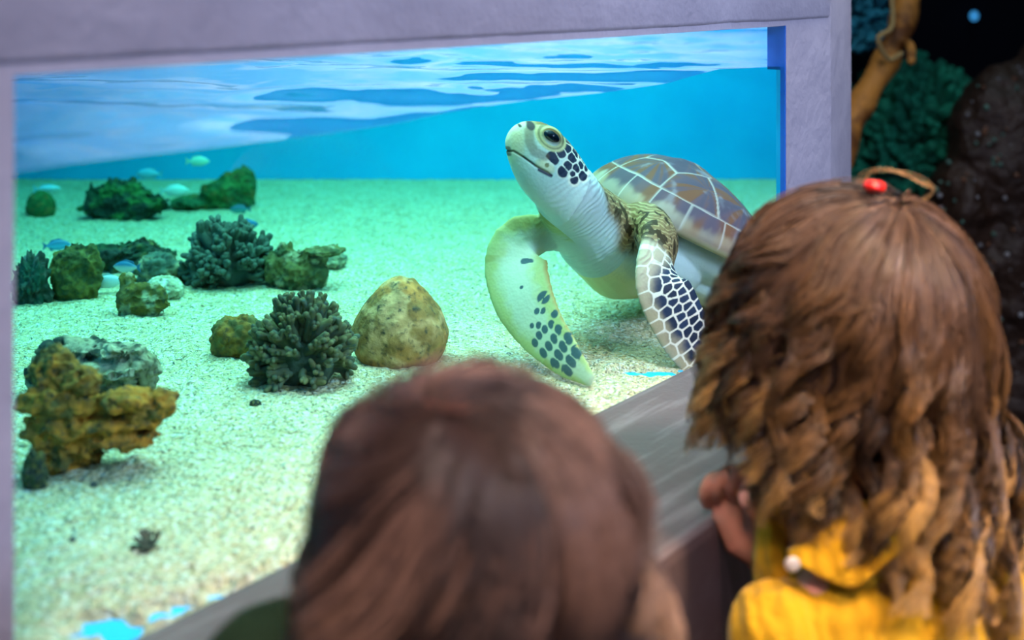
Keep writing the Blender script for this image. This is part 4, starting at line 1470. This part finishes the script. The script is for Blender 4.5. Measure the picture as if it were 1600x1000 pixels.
# left arm up to the ledge corner, fist closed over its edge
wrist = P(1200, 860, 1.10)
shL = SH0 - br * 0.088 + [0, 0, -0.035]
elb = np.array([0.245, 1.075, -0.600])
mb.tube(spline([shL, (shL + elb) / 2, elb], 7), [0.032, 0.030, 0.029, 0.028, 0.027, 0.026, 0.025], 14)
mb.tube(spline([elb, (elb + wrist) / 2, wrist], 7), [0.026, 0.026, 0.025, 0.023, 0.021, 0.019, 0.018], 14)
mb.tube(np.array([wrist, P(1178, 835, 1.105), P(1165, 800, 1.108), P(1168, 770, 1.108), P(1172, 752, 1.108)]), [(0.020, 0.017), (0.028, 0.018), (0.030, 0.017), (0.028, 0.014), (0.024, 0.010)], 16, (1, 0, 0))
nails = []
for j in range(4):
    ox, oy, od = (8, -17, -41, -61)[j], (8, 7, 10, 18)[j], j * 0.006
    pp = [(1214, 752, 1.092), (1200, 735, 1.084), (1184, 727, 1.080), (1168, 737, 1.078), (1161, 755, 1.082), (1166, 770, 1.092)]
    pp = spline([P(x + ox, y + oy, d + od) for x, y, d in pp], 14)
    rr_ = np.interp(np.linspace(0, 1, 14), [0, 0.3, 0.55, 0.8, 1], [0.0070, 0.0063, 0.0068, 0.0062, 0.0054])
    mb.tube(pp, [q * (1.0, 1.0, 0.97, 0.88)[j] for q in rr_], 12)
tp = spline([P(1180, 842, 1.100), P(1186, 815, 1.085), P(1178, 795, 1.074), P(1166, 776, 1.072)], 9)
mb.tube(tp, [0.0125, 0.012, 0.0108, 0.0100, 0.0092, 0.0094, 0.0094, 0.0090, 0.0078], 12)
# right arm hangs in front of the trunk, hand against the ledge side
shR = SH0 + br * 0.105 + [0, 0, -0.035]
elR = shR + np.array([0.02, -0.01, -0.15])
wrR = elR + bf * 0.10 + [-0.03, 0, -0.02]
mb.tube(spline([shR, elR, wrR], 10), [0.032, 0.030, 0.029, 0.028, 0.027, 0.026, 0.025, 0.023, 0.021, 0.018], 14)
mb.tube(np.array([wrR, wrR + bf * 0.03, wrR + bf * 0.055]), [(0.017, 0.014), (0.025, 0.013), (0.023, 0.010)], 12, br)
for j, (ox, ln_) in enumerate(((-0.018, 0.036), (-0.006, 0.041), (0.006, 0.038), (0.017, 0.030))):
    b0 = wrR + bf * 0.05 + br * ox
    mb.tube(np.array([b0, b0 + bf * ln_ * 0.6 + [0, 0, -0.004], b0 + bf * ln_ + [0, 0, -0.014]]), [0.0072, 0.0068, 0.0058], 8)
b0 = wrR + bf * 0.02 - br * 0.018
mb.tube(np.array([b0, b0 + bf * 0.018 - br * 0.014, b0 + bf * 0.036 - br * 0.016]), [0.009, 0.0085, 0.007], 8)
mb.ellipsoid(P(1272, 825, 1.055), (0.024, 0.03, 0.060))
me = fuse(mb, 0.0019, 1, 'body')
under(link('body', me, M_SKIN), girl)
eyes(girl, gq, 1.12, gf, gr, gu)


def nail(parent, p, n_, t_, s=0.0055):
    mb = MB()
    side = nrm(np.cross(n_, t_))
    mb.ellipsoid(p, (s * 0.85, s * 1.15, s * 0.25), np.stack([side, nrm(t_), nrm(n_)], 1), 12, 8)
    under(link('finger_nail', mb.mesh('finger_nail'), M_NAIL), parent)


nail(girl, tp[-1] + np.array([-0.002, -0.0085, 0.001]), np.array([-0.1, -1, 0.1]), np.array([-0.3, 0, 1.0]), 0.0065)

# shirt: trunk and sleeves, open collar with two wings, placket, buttons
M_SHIRT = mat('mustard yellow crinkled cotton', (0.46, 0.245, 0.006), 0.85, 0.12, noise=(14, (0.33, 0.155, 0.003), 0.45, 0.7),
              bump=[('wave', 22, 0.35, 0.006), ('noise', 60, 0.5, 0.004), ('noise', 420, 0.3, 0.0008)])
M_SHIRT.node_tree.nodes['Principled BSDF'].inputs['Sheen Weight'].default_value = 0.1


def shirt(name, parent, S0, bf, br, arms, m, w, hem=0.27, seed=1):
    mb = MB()
    pts = [S0 + [0, 0, 0.004], S0 + [0, 0, -0.012], S0 + [0, 0, -0.05], S0 + [0, 0, -0.14], S0 + [0, 0, -hem * 0.8], S0 + [0, 0, -hem]]
    mb.tube(np.array(pts), [(0.040, 0.058), (0.054, w * 0.86), (0.070, w * 0.98), (0.075, w * 0.90), (0.080, w * 0.92), (0.084, w * 0.98)], 32, bf)
    for a in arms:
        n = len(a)
        mb.tube(spline(a, 10), list(np.linspace(0.041, 0.031, 10)), 18)
    me = fuse(mb, 0.004, 6, name)
    V = coords(me); Nn = normals(me)
    fold = fbm(V * [1, 1, 0.45], 26, 3, seed) - 0.5
    V = V + Nn * (fold * 0.011)[:, None]
    set_coords(me, V)
    return under(link(name, me, m), parent)


gs = shirt('shirt', girl, SH0, bf, br, [[shL, (shL + elb) / 2, elb, elb * 0.65 + wrist * 0.35], [shR, (shR * 1 + elR) / 2, elR, elR * 0.5 + wrR * 0.5]], M_SHIRT, 0.106)


def sheet(name, rows, m, parent, thick=0.0025, sub=2, disp=0.0):
    """rows: grid of points, given thickness and smoothed"""
    rows = np.asarray(rows, float)
    a, b, _ = rows.shape
    V = rows.reshape(-1, 3)
    idx = np.arange(a * b).reshape(a, b)
    Fs = np.stack([idx[:-1, :-1], idx[:-1, 1:], idx[1:, 1:], idx[1:, :-1]], -1).reshape(-1, 4)
    me = new_mesh(name, V, Fs)
    o = bpy.data.objects.new('tmp', me); C.objects.link(o)
    s1 = o.modifiers.new('a', 'SUBSURF'); s1.levels = sub; s1.render_levels = sub
    s2 = o.modifiers.new('b', 'SOLIDIFY'); s2.thickness = thick; s2.offset = 0
    me2 = bpy.data.meshes.new_from_object(o.evaluated_get(bpy.context.evaluated_depsgraph_get()))
    bpy.data.objects.remove(o); bpy.data.meshes.remove(me)
    me2.name = name
    if disp:
        V = coords(me2); set_coords(me2, V + normals(me2) * ((fbm(V, 45, 3, 3) - 0.5) * disp)[:, None])
    me2.polygons.foreach_set('use_smooth', np.ones(len(me2.polygons), bool))
    o = link(name, me2, m)
    return under(o, parent) if parent else o


# collar wing lying on the left shoulder, and the standing open front edge
wing = [[P(1222, 862, 1.000), P(1262, 846, 0.995), P(1320, 800, 1.00), P(1400, 740, 1.01)],
        [P(1240, 876, 0.985), P(1285, 878, 0.978), P(1340, 842, 0.982), P(1418, 790, 0.99)],
        [P(1262, 890, 0.978), P(1310, 915, 0.965), P(1352, 878, 0.968), P(1430, 825, 0.978)],
        [P(1290, 905, 0.973), P(1337, 927, 0.962), P(1362, 895, 0.962), P(1438, 845, 0.972)]]
sheet('collar', wing, M_SHIRT, girl, disp=0.004)
front = [[P(1190, 692, 1.085), P(1215, 690, 1.075), P(1240, 700, 1.075)],
         [P(1186, 750, 1.075), P(1212, 750, 1.060), P(1236, 752, 1.065)],
         [P(1184, 812, 1.06), P(1208, 820, 1.040), P(1232, 820, 1.05)],
         [P(1178, 862, 1.05), P(1204, 880, 1.020), P(1232, 868, 1.03)],
         [P(1176, 930, 1.04), P(1202, 945, 1.005), P(1226, 930, 1.01)],
         [P(1176, 1010, 1.035), P(1204, 1020, 1.0), P(1222, 1010, 1.005)],
         [P(1178, 1090, 1.035), P(1206, 1095, 1.0), P(1220, 1090, 1.005)]]
sheet('placket', front, M_SHIRT, girl, disp=0.004)
M_BUTTON = mat('pearl button', (0.45, 0.40, 0.36), 0.25, 0.6)
mb = MB(); mb.ellipsoid(P(1238, 882, 0.978), (0.0060, 0.0022, 0.0060))
under(link('button', mb.mesh('button'), M_BUTTON), girl)
M_TROUSER = mat('dark blue trousers', (0.03, 0.04, 0.08), 0.85)
def trousers(parent, hip, br, bf):
    mb = MB()
    mb.tube(np.array([hip + [0, 0, 0.05], hip + [0, 0, 0.0], hip + [0, 0, -0.05]]), [(0.068, 0.092), (0.074, 0.10), (0.07, 0.095)], 24, bf)
    for s in (-1, 1):
        h0 = hip + br * s * 0.047
        mb.tube(np.array([h0, h0 + [0, 0, -0.14], h0 + [0, 0, -0.26], [h0[0], h0[1], Z_FLOOR + 0.07]]), [0.060, 0.050, 0.042, 0.036], 16)
    under(link('trousers', fuse(mb, 0.005, 5, 'trousers'), M_TROUSER), parent)
trousers(girl, hip, br, bf)
M_SHOE = mat('dark sneakers', (0.05, 0.05, 0.06), 0.6)
def shoes(parent, hip, br, bf):
    for s in (-1, 1):
        ft = np.array([hip[0], hip[1], Z_FLOOR + 0.030]) + br * s * 0.047
        mb = MB()
        mb.tube(np.array([ft - bf * 0.025, ft + bf * 0.04 - [0, 0, 0.002], ft + bf * 0.105 - [0, 0, 0.008]]), [(0.030, 0.032), (0.027, 0.036), (0.020, 0.031)], 16, (0, 0, 1))
        mb.tube(np.array([ft - bf * 0.025 - [0, 0, 0.024], ft + bf * 0.115 - [0, 0, 0.024]]), [(0.006, 0.034), (0.006, 0.034)], 12, (0, 0, 1))
        under(link('shoe', fuse(mb, 0.003, 3, 'shoe'), M_SHOE), parent)
shoes(girl, hip, br, bf)

M_HAIR = hair_mat('golden brown hair')
GH = GC - gf * 0.012 + gu * 0.010
hair_cap('hair_base', girl, GH, gf, gr, gu, (0.093, 0.096, 0.098), M_HAIR, [(0.0, -0.035, -0.05, 0.092, 0.065, 0.06), (0.02, -0.03, -0.09, 0.08, 0.055, 0.05)], (0.035, 0.014, 0.005))
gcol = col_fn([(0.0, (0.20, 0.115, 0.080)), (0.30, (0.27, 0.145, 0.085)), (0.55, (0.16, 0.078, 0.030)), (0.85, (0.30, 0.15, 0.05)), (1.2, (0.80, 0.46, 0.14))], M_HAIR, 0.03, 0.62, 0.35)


def keep_girl(pos):
    # stays in front of the ledge side and off the shoulders
    dirc = nrm(W - LC); nn = np.array([dirc[1], -dirc[0]])
    d = (pos[:, :, :2] - LC) @ nn
    push = np.maximum(0.004 - d, 0) * (pos[:, :, 2] < Z_BOT + 0.01)
    pos[:, :, 0] += push * nn[0]; pos[:, :, 1] += push * nn[1]
    return pos


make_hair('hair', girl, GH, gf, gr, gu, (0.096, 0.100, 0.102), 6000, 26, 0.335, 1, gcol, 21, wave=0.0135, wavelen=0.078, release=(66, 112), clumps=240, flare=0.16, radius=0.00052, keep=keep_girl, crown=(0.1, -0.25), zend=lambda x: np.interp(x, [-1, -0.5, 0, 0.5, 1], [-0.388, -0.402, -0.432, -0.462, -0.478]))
# red clip and the thin loop of stray hair
M_CLIP = mat('red plastic clip', (0.85, 0.02, 0.015), 0.3, 0.5)
mb = MB()
cp = P(1366, 291, 1.055)
clip_root = []
mbx = bmesh.new()
bmesh.ops.create_cube(mbx, size=1)
bmesh.ops.scale(mbx, vec=(0.0165, 0.010, 0.0088), verts=mbx.verts)
bmesh.ops.bevel(mbx, geom=list(mbx.edges), offset=0.0018, segments=3, affect='EDGES')
me = bpy.data.meshes.new('hair_clip'); mbx.to_mesh(me); mbx.free()
me.polygons.foreach_set('use_smooth', np.ones(len(me.polygons), bool))
co = link('hair_clip', me, M_CLIP); co.location = cp; co.rotation_euler = (0.1, 0.12, 0.2); 
tag(co, 'small red hair clip on top of the curly brown hair', 'hair clip')
mb = MB()
for a in range(6):
    g1 = random.Random(a)
    j = lambda s=9: g1.uniform(-s, s)
    mb.tube(spline([P(1345 + j(4), 300, 1.09), P(1352 + j(), 272 + j(3), 1.09), P(1395 + j(), 265 + j(3), 1.08), P(1440 + j(), 284 + j(4), 1.08), P(1458 + j(5), 298 + j(4), 1.085), P(1432 + j(), 318 + j(3), 1.09), P(1405, 330, 1.09)], 22), 0.00030, 4, taper_ends=False)
me = mb.mesh('stray_hair'); set_col(me, (0.40, 0.24, 0.09))
under(link('stray_hair', me, M_HAIR), girl)

# --- the child in front, seen from behind and above
cf, cr, cu_ = axes((0.10, 0.98, -0.10))
BC = P(734, 846, 0.70)
boy = empty('person', (BC[0], BC[1] - 0.02, Z_FLOOR), 'child with wavy dark brown hair and a dark green top, nearest the camera', 'person')
mb = MB()
bq = head_shape(mb, BC, cf, cr, cu_, 0.95)
tf, tr, tu = axes((0.05, 1.0, 0))
SB = BC + np.array([0.0, -0.045, -0.165])
mb.tube(np.array([BC - cu_ * 0.04 - cf * 0.02, SB * 0.6 + BC * 0.4 - cf * 0.01, SB + [0, 0, -0.03]]), [0.034, 0.033, 0.042], 16)
trunk(mb, SB, tf, tr)
hipb = SB + np.array([0, 0, -0.31])
for s in (-1, 1):
    h0 = hipb + tr * s * 0.045
    mb.tube(np.array([h0, h0 + [0, 0, -0.16], h0 + [0, 0, -0.30], [h0[0], h0[1], Z_FLOOR + 0.03]]), [0.052, 0.042, 0.032, 0.024], 14)
    ft = np.array([h0[0], h0[1], Z_FLOOR + 0.024])
    mb.tube(np.array([ft - tf * 0.02, ft + tf * 0.05, ft + tf * 0.10]), [(0.022, 0.024), (0.018, 0.028), (0.012, 0.024)], 12, (0, 0, 1))
arms = []
for s in (-1, 1):
    sh_ = SB + tr * s * 0.105 + [0, 0, -0.03]
    el = np.array([BC[0] + s * 0.128, 0.745, Z_BOT + 0.062]) if s < 0 else np.array([BC[0] + 0.10, 0.79, Z_BOT + 0.028])
    wr = np.array([BC[0] - 0.085, 0.86, Z_BOT + 0.030]) if s < 0 else np.array([BC[0] + 0.055, 0.865, Z_BOT + 0.024])
    mb.tube(spline([sh_, (sh_ + el) / 2, el], 6), [0.031, 0.030, 0.028, 0.027, 0.026, 0.026], 14)
    mb.tube(spline([el, wr], 5), [0.026, 0.025, 0.022, 0.019, 0.017], 14)
    hd = nrm(np.array([0.3 if s < 0 else 0.2, 1, -0.05])); sd = nrm(np.cross(hd, [0, 0, 1]))
    hb = wr - np.array([0, 0, 0.012])
    mb.tube(np.array([wr, hb + hd * 0.022, hb + hd * 0.045]), [(0.014, 0.017), (0.011, 0.025), (0.009, 0.024)], 14, (0, 0, 1))
    for j, (ox, ln_) in enumerate(((-0.018, 0.034), (-0.006, 0.040), (0.006, 0.038), (0.018, 0.030))):
        b0 = hb + hd * 0.040 + sd * ox
        mb.tube(np.array([b0, b0 + hd * ln_ * 0.55 + [0, 0, 0.004], b0 + hd * ln_ + [0, 0, -0.004]]), [0.0070, 0.0066, 0.0056], 8)
    b0 = hb + hd * 0.012 - sd * s * -0.018
    mb.tube(np.array([b0, b0 + hd * 0.018 + sd * s * 0.014, b0 + hd * 0.034 + sd * s * 0.016]), [0.009, 0.008, 0.0065], 8)
    arms.append([sh_, (sh_ + el) / 2, el, el * 0.4 + wr * 0.6])
me = fuse(mb, 0.0028, 3, 'body')
under(link('body', me, M_SKIN), boy)
eyes(boy, bq, 0.95, cf, cr, cu_)
M_GREEN = mat('dark green knit', (0.012, 0.026, 0.012), 0.9, 0.1, bump=[('noise', 300, 0.5, 0.002)])
shirt('sweater', boy, SB, tf, tr, arms, M_GREEN, 0.118, seed=9)
trousers(boy, hipb, tr, tf)
shoes(boy, hipb, tr, tf)
M_HAIR2 = hair_mat('dark brown hair', 0.42)
BH = BC - cf * 0.012 + cu_ * 0.006
hair_cap('hair_base', boy, BH, cf, cr, cu_, (0.073, 0.081, 0.074), M_HAIR2, [(0, -0.030, -0.05, 0.074, 0.056, 0.06)], (0.022, 0.010, 0.007))
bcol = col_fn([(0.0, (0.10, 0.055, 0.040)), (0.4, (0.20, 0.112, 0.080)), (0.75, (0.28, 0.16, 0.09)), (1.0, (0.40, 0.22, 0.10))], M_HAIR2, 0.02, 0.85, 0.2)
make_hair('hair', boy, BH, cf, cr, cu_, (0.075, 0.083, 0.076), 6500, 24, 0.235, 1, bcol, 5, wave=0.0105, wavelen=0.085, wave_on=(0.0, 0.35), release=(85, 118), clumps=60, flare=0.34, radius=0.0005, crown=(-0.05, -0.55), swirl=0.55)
